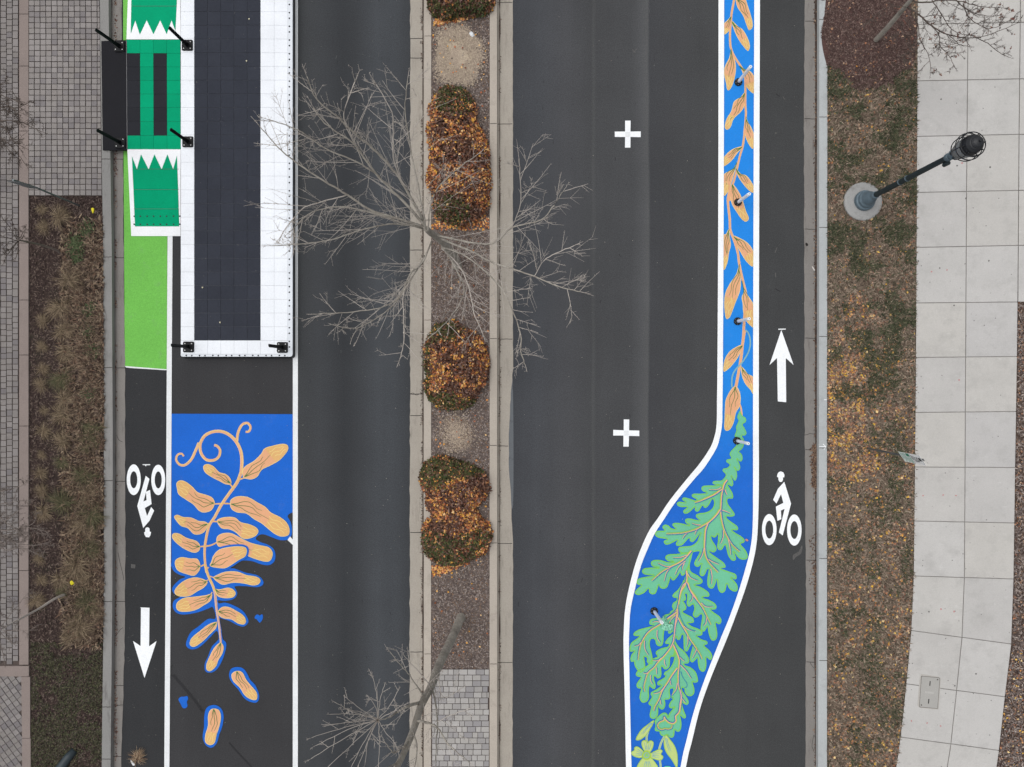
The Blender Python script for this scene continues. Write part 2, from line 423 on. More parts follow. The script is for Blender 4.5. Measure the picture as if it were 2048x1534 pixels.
# soil sheets
MED = m_soil('median_soil', (108, 97, 92), (122, 110, 104), (98, 87, 83), 20)
strip('median_soil', [(861.5, 0)], [(980.5, 0)], .125, MED)
BED = m_soil('bed_mulch', (62, 52, 49), (72, 60, 56), (62, 58, 50), 22)
strip('planting_bed', [(56, 0)], [(xat(kl, 700)+1.5, 0)], .115, BED)
VERGE = m_soil('verge_turf', (116, 102, 90), (110, 96, 83), (92, 88, 72), 26)
strip('verge', [(1652, 0)], [(1850, 0)], .125, VERGE)
strip('planting_strip', [(1985, 0)], [(2420, 0)], .115, m_soil('strip_soil', (84, 70, 64), (98, 84, 76), (78, 64, 60), 22))
RM = m_soil('red_mulch', (88, 68, 65), (96, 74, 70), (80, 62, 60), 26)
pm = Paint(.1525); pm.poly([(1657, -60), (1650, 20), (1643, 75), (1652, 125), (1664, 148), (1690, 158), (1730, 156), (1768, 140), (1796, 110), (1812, 80), (1820, 40), (1822, 0), (1815, -60), (1740, -110), (1680, -90)], RM, 0)
tag(pm.build('mulch_ring'), kind='structure')
SAND = m_soil('bare_sand', (192, 176, 156), (198, 182, 160), (172, 156, 140), 60)
ps = Paint(.129); 
ps.poly([(884, 55), (900, 60), (925, 64), (945, 68), (952, 80), (950, 100), (962, 112), (957, 130), (954, 155), (940, 163), (915, 162), (890, 155), (878, 140), (874, 110), (878, 85)], SAND, 0)
tag(ps.build('sandy_patch'), kind='structure')
ps = Paint(.129); S2 = m_soil('bare_sand_dull', (136, 122, 110), (146, 130, 116), (118, 104, 98), 26)
ps.poly([(888, 835), (915, 832), (940, 850), (945, 880), (930, 900), (905, 905), (885, 890), (878, 862)], S2, 0)
tag(ps.build('sandy_patch'), kind='structure')

# ---- setts and pavers as real blocks
SETT = m_concrete('sett_grey', A(142, 137, 135), (112, 104, 101), .45, island=.2)
SETT_D = m_plain('sett_joint', A(84, 74, 70), .95)
SIDE = m_concrete('band_concrete', A(140, 128, 123), (112, 100, 96), .4)
def block(x, y, w, h, z, bev=.35, rot=0, cx=0, cy=0):
    """bevelled sett: chamfered top"""
    q = [(x, y), (x+w, y), (x+w, y+h), (x, y+h)]; b = bev
    qi = [(x+b, y+b), (x+w-b, y+b), (x+w-b, y+h-b), (x+b, y+h-b)]
    if rot:
        ca, sa = math.cos(rot), math.sin(rot); R = lambda p: (cx+(p[0]-cx)*ca-(p[1]-cy)*sa, cy+(p[0]-cx)*sa+(p[1]-cy)*ca)
        q = [R(p) for p in q]; qi = [R(p) for p in qi]
    V = [P(a, b_, z-.035) for a, b_ in q]+[P(a, b_, z-.004) for a, b_ in q]+[P(a, b_, z) for a, b_ in qi]
    Fc = [(8, 11, 10, 9)]
    for k in (0, 4):
        for i in range(4): j = (i+1) % 4; Fc.append((k+i, k+4+i, k+4+j, k+j))
    return V, Fc
def flat(name, pts, z, mat):
    p = Paint(z-.0022*0); p.poly(pts, mat, 0, False); return tag(p.build(name), kind='structure')
flat('paving_bed', [(57, YT), (200.5, YT), (205, 392), (57, 392)], .135, SETT_D)
flat('paving_bed', [(-300, YT), (46, YT), (46, YB), (-300, YB)], .135, SETT_D)
parts = []
pw = 11.42
for r in range(0, 66):
    for cidx in range(13):
        j = lambda: random.uniform(-.28, .28)
        x = 57.3+cidx*pw+.2*math.sin(r*.3); y = 391-11.15*(r+1)
        w_c = min(pw, xat(kl, y)-x)
        if w_c < 4: continue
        parts.append(block(x+.55+j(), y+.55+j(), w_c-1.1, 11.15-1.1, .16+random.uniform(-.003, .003)))
V, Fc = join(parts); tag(mesh_obj('paving', V, Fc, SETT), kind='structure')
parts = []
for cidx in range(-14, 3):
    y = YT
    off = random.uniform(0, 8)
    while y < 1318:
        h = random.choice([11.3, 11.3, 11.3, 12.4, 15.5 if cidx == 2 else 11.3]); wv = 11.9
        x = 1+cidx*wv+random.uniform(-.3, .3)
        parts.append(block(x+.6, y+.5, wv-1.2+random.uniform(-.3, .3), h-1.1, .16+random.uniform(-.004, .004))); y += h
rot = math.radians(-36)
for a in range(-30, 40):
    for b in range(-30, 60):
        x = a*11.6; y = b*11.6; ca, sa = math.cos(rot), math.sin(rot); X = x*ca-y*sa+0; Y = x*sa+y*ca+1560
        if X < -260 or X > 46 or Y < 1350 or Y > 1850: continue
        V, Fc = block(-5.2, -5.2, 10.4, 10.4, .16+random.uniform(-.003, .003), rot=rot, cx=0, cy=0)
        s = (H-.16)/F; V = [(v[0]+(X)*s, v[1]-(Y)*s, v[2]) for v in V]
        parts.append((V, Fc))
V, Fc = join(parts); tag(mesh_obj('paving', V, Fc, m_concrete('sett_grey_worn', A(134, 129, 127), (106, 99, 96), .5, island=.22)), kind='structure')
# concrete bands
parts = []
ys = [YT, -120, 28, 132, 262, 368, 486, 600, 710, 852, 1012, 1141, 1330]
for y0, y1 in zip(ys, ys[1:]):
    sh = 3*(y0 > 600)*0
    parts.append(prism([(38.3, y0+.6), (56.8, y0+.6), (56.8, y1-.6), (38.3, y1-.6)], .05, .168))
parts.append(prism([(-260, 1332), (57.5, 1332), (57.5, 1353), (-260, 1353)], .05, .169))
parts.append(prism([(42.5, 1354), (60, 1354), (60, 1476), (44, 1476)], .05, .168)); parts.append(prism([(44, 1477), (61, 1477), (62, YB), (45, YB)], .05, .168))
V, Fc = join(parts); tag(mesh_obj('paving_band', V, Fc, SIDE), kind='structure')
# median pavers, irregular bond
flat('paving_bed', [(863, 1337), (979, 1337), (979, YB), (863, YB)], .135, SETT_D)
parts = []; y = 1338.5
while y < YB:
    h = 11.45; x = 864-random.uniform(0, 8)
    while x < 978:
        wv = random.choice([10.5, 11, 16.5, 17, 17]); x2 = min(x+wv, 978.3); x1 = max(x, 864)
        if x2-x1 > 3: parts.append(block(x1+.45, y+.45, x2-x1-.9, h-.9, .16+random.uniform(-.002, .002)))
        x += wv
    y += h
V, Fc = join(parts); tag(mesh_obj('paving', V, Fc, m_concrete('paver_pale', A(168, 165, 162), (130, 126, 124), .3, island=.26)), kind='structure')

# ---- sidewalk slabs (right)
def m_slab():
    q = NM('slab_concrete', .9, .2)
    col = q.mix(1.0, A(194, 192, 189), q.ramp(q.geo.outputs['Random Per Island'], [(0, (.955, .955, .97, 1)), (.35, (1, .99, .97, 1)), (.65, (1.0, 1.0, 1.0, 1)), (1, (1.02, 1.02, 1.03, 1))]), 'MULTIPLY')
    col = q.vary(col, .8, .94, 1.05, detail=6, rough=.65); col = q.vary(col, 40, .93, 1.07, detail=3)
    col = q.mix(q.ramp(q.noise(2.1, 8, rough=.72), [(.50, q.g(0)), (.74, q.g(.42))]), col, A(156, 154, 151))
    col = q.mix(q.ramp(q.noise(5.5, 7, rough=.8), [(.57, q.g(0)), (.72, q.g(.34))]), col, A(146, 143, 140))
    col = q.mix(q.ramp(q.noise(3.7, 7, rough=.7, stretch=(1, 2.2, 1)), [(.60, q.g(0)), (.75, q.g(.5))]), col, A(214, 213, 211))
    q.bump(q.noise(35, 3), .25, .004); return q.done(col)
SLAB = m_slab()
eL = [(1836, YT), (1835, 0), (1833, 400), (1831, 770), (1829, 960), (1827, 1150), (1822, 1262), (1812, 1370), (1800, 1480), (1793, 1534), (1740, YB)]
eM = [(1938, YT), (1936.5, 0), (1933, 400), (1931, 770), (1929, 1150), (1924, 1275), (1913, 1383), (1901.5, 1491), (1895, 1534), (1842, YB)]
eR = [(2043, YT), (2041, 0), (2038, 280), (2036, 583), (2034, 760), (2031, 930), (2028, 1150), (2023, 1289), (2010, 1396), (1998, 1505), (1995, 1534), (1944, YB)]
eX = [(2146, YT), (2143, 0), (2140, 583)]
rowsL = [-285, -173, -62, 49, 162, 273, 385, 495, 606, 715, 825, 934, 1042, 1152, 1262, 1370, 1478, 1588, 1700, 1810]
def row(i, x):
    yl = rowsL[i]; d = {14: 27, 15: 26, 16: 27, 17: 29, 18: 31, 19: 33}.get(i, -4 if i < 8 else (-2 if i < 11 else (1 if i == 11 else (4 if i == 12 else 6))))
    return yl+d*(x-1830)/200.0
parts = []
def slab(e0, e1, i, g=.75):
    q = []
    for e, s1 in ((e0, 1), (e1, -1)):
        for r, s2 in ((i, 1), (i+1, -1)):
            yy = rowsL[r]; x = xat(e, yy+8)
            for _ in range(4): x = xat(e, row(r, x))
            q.append((x+s1*g, row(r, x)+s2*g))
    a, b, c_, d = q
    poly = [a, c_, d, b]; cx = sum(p[0] for p in poly)/4; cy = sum(p[1] for p in poly)/4
    inner = [(x+(cx-x)*.012, y+(cy-y)*.012) for x, y in poly]
    V = [P(x, y, .05) for x, y in poly]+[P(x, y, .166) for x, y in poly]+[P(x, y, .17) for x, y in inner]
    Fc = [(8, 11, 10, 9)]
    for k in (0, 4):
        for n_ in range(4): j = (n_+1) % 4; Fc.append((k+n_, k+4+n_, k+4+j, k+j))
    return V, Fc
for i in range(len(rowsL)-1):
    parts.append(slab(eL, eM, i)); parts.append(slab(eM, eR, i))
    if i < 8: parts.append(slab(eR, eX, i)); parts.append(slab(eX, [(x+104, y) for x, y in eX], i))
V, Fc = join(parts); tag(mesh_obj('sidewalk', V, Fc, SLAB), kind='structure')
flat('sidewalk_joint', [(xat(eL, y)+2, y) for y in rowsL]+[(xat(eR, y)-2, y) for y in reversed(rowsL)], .15, m_plain('slab_joint', A(138, 135, 131)))
flat('sidewalk_joint', [(2030, YT), (2240, YT), (2240, 583), (2030, 583)], .148, m_plain('slab_joint_edge', A(126, 122, 118)))
# spots of gum, stains and faded survey dots on the slabs
pspot = Paint(.1712); GUM = m_plain('gum_stain', A(112, 110, 108), .8); PK = m_plain('pink_survey_paint', A(190, 138, 138), .8)
for _ in range(120):
    y = random.uniform(-60, 1560); x = random.uniform(xat(eL, y)+4, xat(eR, y)-4); r = random.choice([.7, .8, 1, 1.1, 1.8])
    n = 7; pspot.poly([(x+r*random.uniform(.7, 1.2)*math.cos(6.28*k/n), y+r*random.uniform(.7, 1.2)*math.sin(6.28*k/n)) for k in range(n)], GUM, 0)
for x, y in ((1863, 543), (1894, 540), (1918, 760), (1826+20, 991), (1886, 990), (1912, 991), (1882, 1218), (1908, 1223), (1823, 1442), (1854, 1446), (1881, 1452), (1924, 326)):
    n = 7; r = 1.9; pspot.poly([(x+r*random.uniform(.6, 1.2)*math.cos(6.28*k/n), y+r*random.uniform(.6, 1.2)*math.sin(6.28*k/n)) for k in range(n)], PK, 0)
tag(pspot.build('pavement_spots'), kind='structure')

# ================================================================== ROAD MARKINGS
def line(pl, pr, mat=LINEW, name='lane_line'):
    p = Paint(.010); n = 40; ys = [YT+(YB-YT)*i/n for i in range(n+1)]
    ys = [y for y in ys if y > pl[0][1]]; ys = [pl[0][1]]+ys
    b = len(p.v)
    for y in ys: p.v.append(P(xat(pl, y), y, .010)); p.v.append(P(xat(pr, y), y, .010))
    for i in range(len(ys)-1): p.f.append((2*i, 2*i+2, 2*i+3, 2*i+1)); p.mi.append(p.slot(mat))
    o = p.build(name); tag(o, kind='structure'); return o
line([(335.3, 440), (333.5, 735), (331.5, 1130), (328.5, 1534)], [(345.3, 440), (343.5, 735), (341.6, 1130), (338.8, 1534)])
line([(585.8, YT), (585.5, 1534)], [(595.8, YT), (595.7, 1534)])
p = Paint(.010); p.poly([(580, 1073), (575, 1080), (585.7, 1090), (585.7, 1079)], LINEW, 0, False); tag(p.build('lane_line'), kind='structure')
# lime-green bike lane surface
p = Paint(.008); p.poly([(245, YT), (247, 300), (249.5, 732), (333.3, 738.5), (335.5, 300), (335.5, YT)], LIME, 0, False); tag(p.build('green_bike_lane'), kind='structure')
p = Paint(.0075); p.poly([(250, 732), (333.5, 738), (333, 740.5), (262, 736), (252, 735)], LINEW, 0, False); tag(p.build('lane_edge_paint'), kind='structure')

# crosses
def cross(x, y, tilt, label):
    p = Paint(.010); ca, sa = math.cos(tilt), math.sin(tilt)
    a, b = 5.5, 27
    q = [(-a, -b), (a, -b), (a, -a), (b-1, -a), (b-1, a), (a, a), (a, b), (-a, b), (-a, a), (-b+1, a), (-b+1, -a), (-a, -a)]
    q = [(x+u*ca-v*sa+random.uniform(-.3, .3), y+u*sa+v*ca+random.uniform(-.3, .3)) for u, v in q]
    p.poly(q, WHITE, 0, False); p.z0 += .002
    p.poly([(x+u, y+v) for u, v in ((-5, -4.6), (5, -4.8), (5.1, 5), (-5, 5))], LINEW, 1, False)
    return tag(p.build('cross_marking'), label, 'road marking', 'white crosses on the traffic lane')
cross(1255.5, 268.5, 0, 'white plus-shaped paint mark on the asphalt, level with the upper white post')
cross(1252.5, 866, .02, 'white plus-shaped paint mark on the asphalt, beside the widening of the blue mural')
# arrows
p = Paint(.010); t2 = T(200, 1130, 3.798)
p.poly(t2([(305, 322), (376, 325), (373, 618), (430, 577), (338, 858), (251, 577), (308, 615), (311, 326)]), WHITE, 0, False)
tag(p.build('arrow_marking'), 'white bike lane arrow pointing down, beside the fallen peanut shapes', 'road marking', 'bike lane arrows')
p = Paint(.010); t3 = T(1400, 660, 4.79)
p.poly(t3([(779, 0), (897, 335), (822, 268), (826, 692), (745, 684), (738, 268), (666, 335)]), WHITE, 0, False)
p.poly(t3([(750, -12), (822, -14), (822, -4), (786, -2), (750, -2)]), LINEW, 0, False)
tag(p.build('arrow_marking'), 'white bike lane arrow pointing up, right of the blue strip', 'road marking', 'bike lane arrows')
# bike riders
def ell(cx, cy, rx, ry, n=40): return [(cx+rx*math.cos(2*math.pi*i/n), cy+ry*math.sin(2*math.pi*i/n)) for i in range(n)]
def wheel(p, t, cx, cy, rx, ry, ri, rj):
    o = t(ell(cx, cy, rx, ry)); i_ = t(ell(cx, cy, ri, rj)); z = p.z(0); b = len(p.v); n = len(o)
    for q in o+i_: p.v.append(P(q[0], q[1], z))
    for k in range(n): j = (k+1) % n; p.f.append((b+k, b+j, b+n+j, b+n+k)); p.mi.append(p.slot(WHITE))
def rider(t, body, helmet, w1, w2, label, extra=None):
    root = thing('bicycle_symbol', label, 'road marking', group='bicycle rider symbols')
    for w_ in (w1, w2):
        p = Paint(.010); wheel(p, t, *w_); p.build('wheel', root)
    p = Paint(.010)
    p.poly(t(body), WHITE, 0, False); p.poly(t(helmet), WHITE, 0, False)
    if extra: p.poly(t(extra), LINEW, 0, False)
    p.build('rider', root)
tR = T(1230, 900, 4.5925)
rider(tR, [(1555, 292), (1617, 492), (1540, 785), (1505, 758), (1558, 540), (1524, 556), (1528, 635), (1492, 650), (1477, 520), (1546, 486), (1525, 405), (1483, 492), (1452, 458), (1497, 355)],
      [(1523, 196), (1545, 205), (1557, 230), (1555, 250), (1543, 252), (1543, 275), (1532, 293), (1512, 293), (1502, 275), (1500, 252), (1488, 247), (1492, 220), (1505, 202)],
      (1417, 731, 67, 143, 36, 82), (1647, 735, 67, 143, 36, 82), 'white cyclist symbol right way up, on the right bike lane')
tL = T(220, 900, 7.67)
rider(tL, [(548, 395), (605, 443), (553, 640), (614, 612), (638, 830), (535, 890), (568, 1012), (632, 875), (677, 930), (606, 1085), (510, 1197), (418, 860)],
      [(575, 1185), (600, 1195), (608, 1215), (608, 1250), (630, 1258), (622, 1305), (600, 1340), (550, 1335), (530, 1300), (522, 1265), (540, 1255), (540, 1215), (550, 1192)],
      (364, 456, 108, 236, 55, 130), (740, 459, 107, 233, 54, 130), 'white cyclist symbol upside down, on the left bike lane', [(500, 218), (616, 218), (616, 232), (556, 234), (556, 248), (540, 248), (540, 234), (500, 230)])
# dark triangle between the rider's legs (bare asphalt showing)
p = Paint(.0135); p.poly(tL([(551, 652), (560, 768), (513, 790)]), park, 0, False); tag(p.build('asphalt_patch'), kind='structure')
# paler asphalt scars, patches
p = Paint(.004); SC1 = m_asphalt('asphalt_scar', (52, 52, 54)); SC2 = m_asphalt('asphalt_rub', (96, 95, 94))
p.ribbon(t2([(555, 835), (640, 935), (720, 1030), (780, 1115)]), 5.4, SC1, 0); p.ribbon(t2([(980, 1350), (1070, 1450), (1150, 1534)]), 3, SC1, 0)
p.ribbon([(345, 1330), (338, 1345), (345, 1352)], 2, SC1, 0)
p.poly([(262, 1128), (271, 1129), (270, 1137), (262, 1136)], SC2, 0, False)
for x, y, a, L in ((1268, 102, .8, 9), (1270, 101, -.8, 9), (1556, 190, .6, 9), (1568, 196, .9, 7), (1552, 500, -1.2, 12), (1551, 550, 1.5, 9), (1556, 580, .5, 12), (760, 700, 1.5, 6)):
    p.ribbon([(x-L*math.cos(a)/2, y-L*math.sin(a)/2), (x, y+.7), (x+L*math.cos(a)/2, y+L*math.sin(a)/2)], 1.6, SC2 if x != 1556 else SC1, 0)
p.poly(tR([(1640, 960), (1690, 930), (1710, 880), (1722, 890), (1708, 950), (1660, 985), (1640, 1010), (1632, 990)]), SC2, 0)
SC3 = m_asphalt('asphalt_mark', (50, 51, 54)); SC4 = m_asphalt('asphalt_rub_light', (88, 88, 88))
for _ in range(150):
    x, y = random.uniform(600, 1430), random.uniform(-40, 1560)
    if 815 < x < 1030 or (x > 1240 and y > 850): continue
    L = random.uniform(1.5, 9); a = random.gauss(math.pi/2, .25)
    p.ribbon([(x, y), (x+L*.5*math.cos(a)+random.uniform(-.4, .4), y+L*.5*math.sin(a)), (x+L*math.cos(a), y+L*math.sin(a))], random.uniform(.7, 1.6), SC3 if random.random() < .6 else SC4, 0, .5)
for _ in range(60):
    x, y = random.choice([(random.uniform(350, 580), random.uniform(722, 1530)), (random.uniform(1525, 1605), random.uniform(0, 1530)), (random.uniform(255, 325), random.uniform(745, 1500))])
    L = random.uniform(1.5, 7); a = random.uniform(0, 3.14)
    p.ribbon([(x, y), (x+L*math.cos(a)*.5, y+L*math.sin(a)*.5+.5), (x+L*math.cos(a), y+L*math.sin(a))], random.uniform(.5, 1.1), SC2 if random.random() < .5 else SC4, 0, .4)
tag(p.build('asphalt_scars'), kind='structure')
p = Paint(.1512); p.ribbon([(1638.5, 893.5), (1652, 893)], 1.3, WHITE, 0); p.ribbon([(1646, 888), (1652, 893.5), (1648, 899)], 1.2, WHITE, 1, smooth=False); p.ribbon([(1648, 799.5), (1653.5, 799.5)], 1.2, WHITE, 0); p.dot(1652, 970, .8, WHITE); p.dot(1650, 1017, .9, WHITE)
tag(p.build('survey_mark'), kind='structure')
print('setting done')
# ================================================================== LEFT MURAL: peanut-leaf sprig
tA = T(200, 800, 4.4457); tB = t2
mural = thing('painted_mural', 'blue street mural of a sprig with peanut-shaped apricot leaves, left side below the platform', 'mural')
p = Paint(.008)
bgp = tA([(637, 122), (1175, 124), (1713, 126), (1713, 700), (1713, 1000), (1690, 1008), (1668, 1035), (1695, 1085), (1708, 1160), (1698, 1215), (1665, 1243), (1600, 1245), (1540, 1225), (1470, 1198), (1430, 1195), (1395, 1215), (1388, 1240), (1430, 1265), (1500, 1290), (1547, 1330), (1560, 1390), (1545, 1440), (1500, 1468), (1430, 1460), (1350, 1432), (1260, 1428), (1190, 1450), (1148, 1492), (1200, 1500), (1290, 1534)])
bgp += tB([(1140, 65), (1200, 80), (1238, 118), (1235, 152), (1190, 168), (1100, 160), (1025, 162), (1035, 190), (1042, 220), (1015, 258), (950, 272), (897, 268), (905, 292), (950, 286), (1010, 305), (1080, 345), (1120, 400), (1125, 440), (1090, 467), (1040, 455), (990, 428), (930, 408), (908, 405), (920, 480), (932, 560), (957, 590), (955, 640), (930, 720), (890, 790), (840, 818), (800, 805), (796, 750), (822, 690), (850, 620), (888, 580), (903, 555), (888, 500), (845, 540), (790, 595), (740, 632), (690, 640), (655, 615), (660, 570), (690, 510), (750, 465), (820, 410), (878, 405), (858, 322), (820, 332), (740, 360), (640, 376), (580, 362), (553, 320), (562, 270), (608, 242), (560, 215), (550, 172), (600, 115), (648, 90), (605, 75), (560, 45), (538, 0)])
bgp += tA([(636, 1440), (636, 800)])
# straight corners at the top, so no smoothing there
mid = smooth_path(bgp[4:-2], False, 4)
p.poly(bgp[:4]+mid+bgp[-2:], M['blue'], 0, False)
p.poly(tB([(1175, 395), (1185, 380), (1200, 376), (1212, 384), (1225, 376), (1236, 380), (1235, 410), (1215, 437), (1200, 425), (1190, 412), (1178, 408)]), M['blue'], 0)
p.poly(tB([(596, 1022), (612, 1003), (640, 1000), (662, 996), (669, 1015), (660, 1040), (664, 1070), (650, 1087), (628, 1085), (612, 1055)]), M['blue'], 0)
p.poly(tB([(1040, 775), (1085, 785), (1115, 820), (1140, 870), (1180, 915), (1207, 980), (1205, 1025), (1180, 1046), (1130, 1035), (1090, 1005), (1050, 945), (1000, 890), (980, 840), (995, 790)]), M['blue'], 0)
p.poly(tB([(865, 1063), (915, 1085), (938, 1140), (930, 1220), (905, 1290), (888, 1350), (850, 1387), (805, 1370), (780, 1310), (790, 1230), (792, 1150), (810, 1085)]), M['blue'], 0)
p.build('blue_field', mural)
st = Paint(.008)
def stem(t, pts, w0, w1=None, mat=M['peach'], hl=True, layer=1):
    q = t(pts); st.ribbon(q, w0+1.2, M['cream'], layer, (w1 or w0)+.6); st.ribbon(q, w0, mat, layer+1, w1 or w0)
    if hl: st.ribbon(q, w0*.38, M['straw'], layer+2, (w1 or w0)*.38, off=w0*.26)
stem(tA, [(1255, 650), (1262, 540), (1250, 450), (1210, 370), (1150, 310), (1080, 280), (1000, 283), (930, 320), (892, 390), (898, 470), (945, 530), (1010, 535), (1055, 505), (1068, 450), (1045, 412), (1015, 400)], 5.6, 4.4)
stem(tA, [(880, 380), (850, 450), (810, 530), (755, 578), (705, 572), (678, 530), (690, 488), (725, 477), (745, 500)], 4.6, 3)
stem(tA, [(1216, 370), (1228, 290), (1262, 222), (1310, 205), (1338, 238), (1325, 278), (1295, 283)], 4.4, 3.6)
stem(tA, [(1255, 640), (1220, 730), (1150, 830), (1080, 930), (1020, 1040), (970, 1120), (940, 1250), (930, 1350), (935, 1450), (946, 1535)], 5.4, 3.8)
stem(tB, [(798, -5), (822, 80), (868, 190), (885, 330), (905, 460), (918, 590)], 4.4, 3.2, M['peachy'])
st.ribbon(tB([(868, 200), (885, 330), (905, 460), (918, 585)]), 1.6, M['pink'], 4, 1.6)
for q in ([(1222, 712), (1290, 690)], [(1190, 788), (1150, 742)], [(1100, 918), (1020, 925)], [(1090, 918), (1158, 922)], [(990, 1085), (950, 1110)], [(1005, 1078), (1050, 1082)], [(930, 1300), (885, 1305)], [(938, 1300), (990, 1290), (1042, 1265)], [(935, 1460), (895, 1480)], [(945, 1503), (990, 1468)]):
    st.ribbon(tA(q), 3.4, M['peachy'], 2, 2.4)
for q in ([(818, 80), (875, 98)], [(822, 112), (800, 125)], [(852, 205), (842, 225)], [(868, 180), (880, 190)], [(885, 345), (905, 350)], [(888, 432), (878, 445)]):
    st.ribbon(tB(q), 2.4, M['peachy'], 2, 1.8)
st.build('stem', mural)
def peanut(t, pts, parent, layer=2, veins=3, ring=None, z0=.008, tip=None):
    """one leaf: cream rim, peach body, straw tip, green veins from the base (first point)"""
    q = smooth_path(t(pts), True, 5); lf = Paint(z0+.006)
    if ring: lf.ribbon(q, ring, M['blue'], layer-2, smooth=False, closed=True)
    lf.poly(q, M['cream'] if True else 0, layer-1, False)
    cx = sum(a for a, b in q)/len(q); cy = sum(b for a, b in q)/len(q)
    bx, by = t([pts[0]])[0]
    d = [math.hypot(a-bx, b-by) for a, b in q]; tx, ty = q[d.index(max(d))]
    if tip: tx, ty = t([tip])[0]
    L = math.hypot(tx-bx, ty-by); ux, uy = (tx-bx)/L, (ty-by)/L
    # inset outline
    def inset(k):
        m = len(q); out = []
        ar = sum(q[i][0]*q[(i+1) % m][1]-q[(i+1) % m][0]*q[i][1] for i in range(m)); sg = 1 if ar > 0 else -1
        for i in range(m):
            a, c_ = q[(i-1) % m], q[(i+1) % m]; dx, dy = c_[0]-a[0], c_[1]-a[1]; l = math.hypot(dx, dy) or 1
            out.append((q[i][0]-dy/l*sg*k, q[i][1]+dx/l*sg*k))
        return out
    ins = inset(1.2)
    lf.poly(ins, M['peach'], layer, False)
    tipp = [(x, y) for x, y in ins if (x-bx)*ux+(y-by)*uy > .62*L]
    if len(tipp) > 4: lf.poly(tipp, M['peachy'], layer+1, False)
    rim = [(x, y) for x, y in q if (x-bx)*ux+(y-by)*uy < .5*L]
    # local half width along the axis
    def half(s):
        lo = hi = 0
        for x, y in q:
            s_ = ((x-bx)*ux+(y-by)*uy)/L
            if abs(s_-s) < .09:
                o = -(x-bx)*uy+(y-by)*ux; lo = min(lo, o); hi = max(hi, o)
        return lo, hi
    ph = random.uniform(0, 6)
    for v in range(veins):
        f = (v+.5)/veins; pts_ = []
        e = random.uniform(.42, .6) if v != veins//2 else random.uniform(.6, .72)
        for k in range(7):
            s = .02+e*k/6; lo, hi = half(s); o = (lo+(hi-lo)*(.18+.64*f))*min(1, k/2.2)
            o += .035*L*math.sin(k*1.5+ph+v)*min(1, k/3)*.5
            pts_.append((bx+ux*s*L-uy*o, by+uy*s*L+ux*o))
        lf.ribbon(pts_, 1.25, M['dgreen'], layer+2, .6)
    for v in range(veins):
        f = (v+.5)/veins; pts_ = []
        s0 = random.uniform(.60, .70)
        for k in range(6):
            s = s0+(.93-s0)*k/5; lo, hi = half(s); o = (lo+(hi-lo)*(.2+.6*f))
            o += .03*L*math.sin(k*1.7+ph+v*2)*.5
            pts_.append((bx+ux*s*L-uy*o, by+uy*s*L+ux*o))
        lf.ribbon(pts_, 1.3, M['cream'], layer+2, .9)
    return lf.build('leaf', parent)
LA = [
 [(1275, 690), (1265, 640), (1290, 590), (1370, 540), (1430, 480), (1465, 430), (1540, 405), (1620, 390), (1665, 400), (1672, 440), (1640, 490), (1590, 540), (1520, 580), (1440, 620), (1400, 680), (1350, 705), (1300, 700)],
 [(1165, 745), (1120, 750), (1060, 720), (1000, 690), (940, 650), (918, 610), (925, 580), (960, 570), (1010, 590), (1060, 640), (1120, 660), (1160, 700)],
 [(1020, 920), (990, 980), (930, 1000), (880, 985), (830, 930), (770, 890), (700, 840), (685, 790), (680, 740), (710, 715), (760, 725), (820, 770), (870, 820), (950, 845), (1000, 870)],
 [(1155, 920), (1170, 880), (1230, 855), (1320, 865), (1400, 910), (1470, 950), (1520, 1000), (1600, 1040), (1660, 1090), (1685, 1150), (1675, 1200), (1620, 1215), (1560, 1195), (1500, 1150), (1440, 1100), (1370, 1060), (1300, 1010), (1220, 1000), (1170, 970)],
 [(960, 1105), (930, 1170), (880, 1195), (830, 1190), (780, 1140), (720, 1120), (675, 1070), (660, 1035), (690, 1020), (740, 1040), (810, 1045), (880, 1075), (930, 1080)],
 [(1040, 1080), (1060, 1055), (1120, 1040), (1200, 1045), (1250, 1085), (1330, 1105), (1390, 1135), (1408, 1170), (1380, 1210), (1310, 1235), (1260, 1225), (1210, 1180), (1150, 1150), (1080, 1140)],
 [(890, 1305), (880, 1340), (840, 1358), (770, 1335), (700, 1290), (650, 1240), (640, 1205), (660, 1183), (710, 1190), (770, 1225), (850, 1250), (880, 1275)],
 [(1035, 1260), (1045, 1210), (1100, 1183), (1170, 1185), (1240, 1220), (1330, 1265), (1420, 1290), (1500, 1310), (1535, 1360), (1520, 1420), (1480, 1438), (1400, 1420), (1320, 1390), (1230, 1350), (1150, 1305), (1090, 1310), (1050, 1298)]]
for q in LA: peanut(tA, q, mural)
peanut(tA, [(978, 1475), (990, 1435), (1010, 1380), (1060, 1330), (1140, 1308), (1230, 1300), (1290, 1310), (1306, 1340), (1290, 1390), (1230, 1425), (1170, 1465), (1110, 1495), (1040, 1492)], mural, layer=8, ring=8)
peanut(tA, [(892, 1480), (880, 1520), (835, 1562), (760, 1545), (690, 1515), (665, 1455), (680, 1415), (730, 1397), (800, 1408), (860, 1410), (885, 1440)], mural)
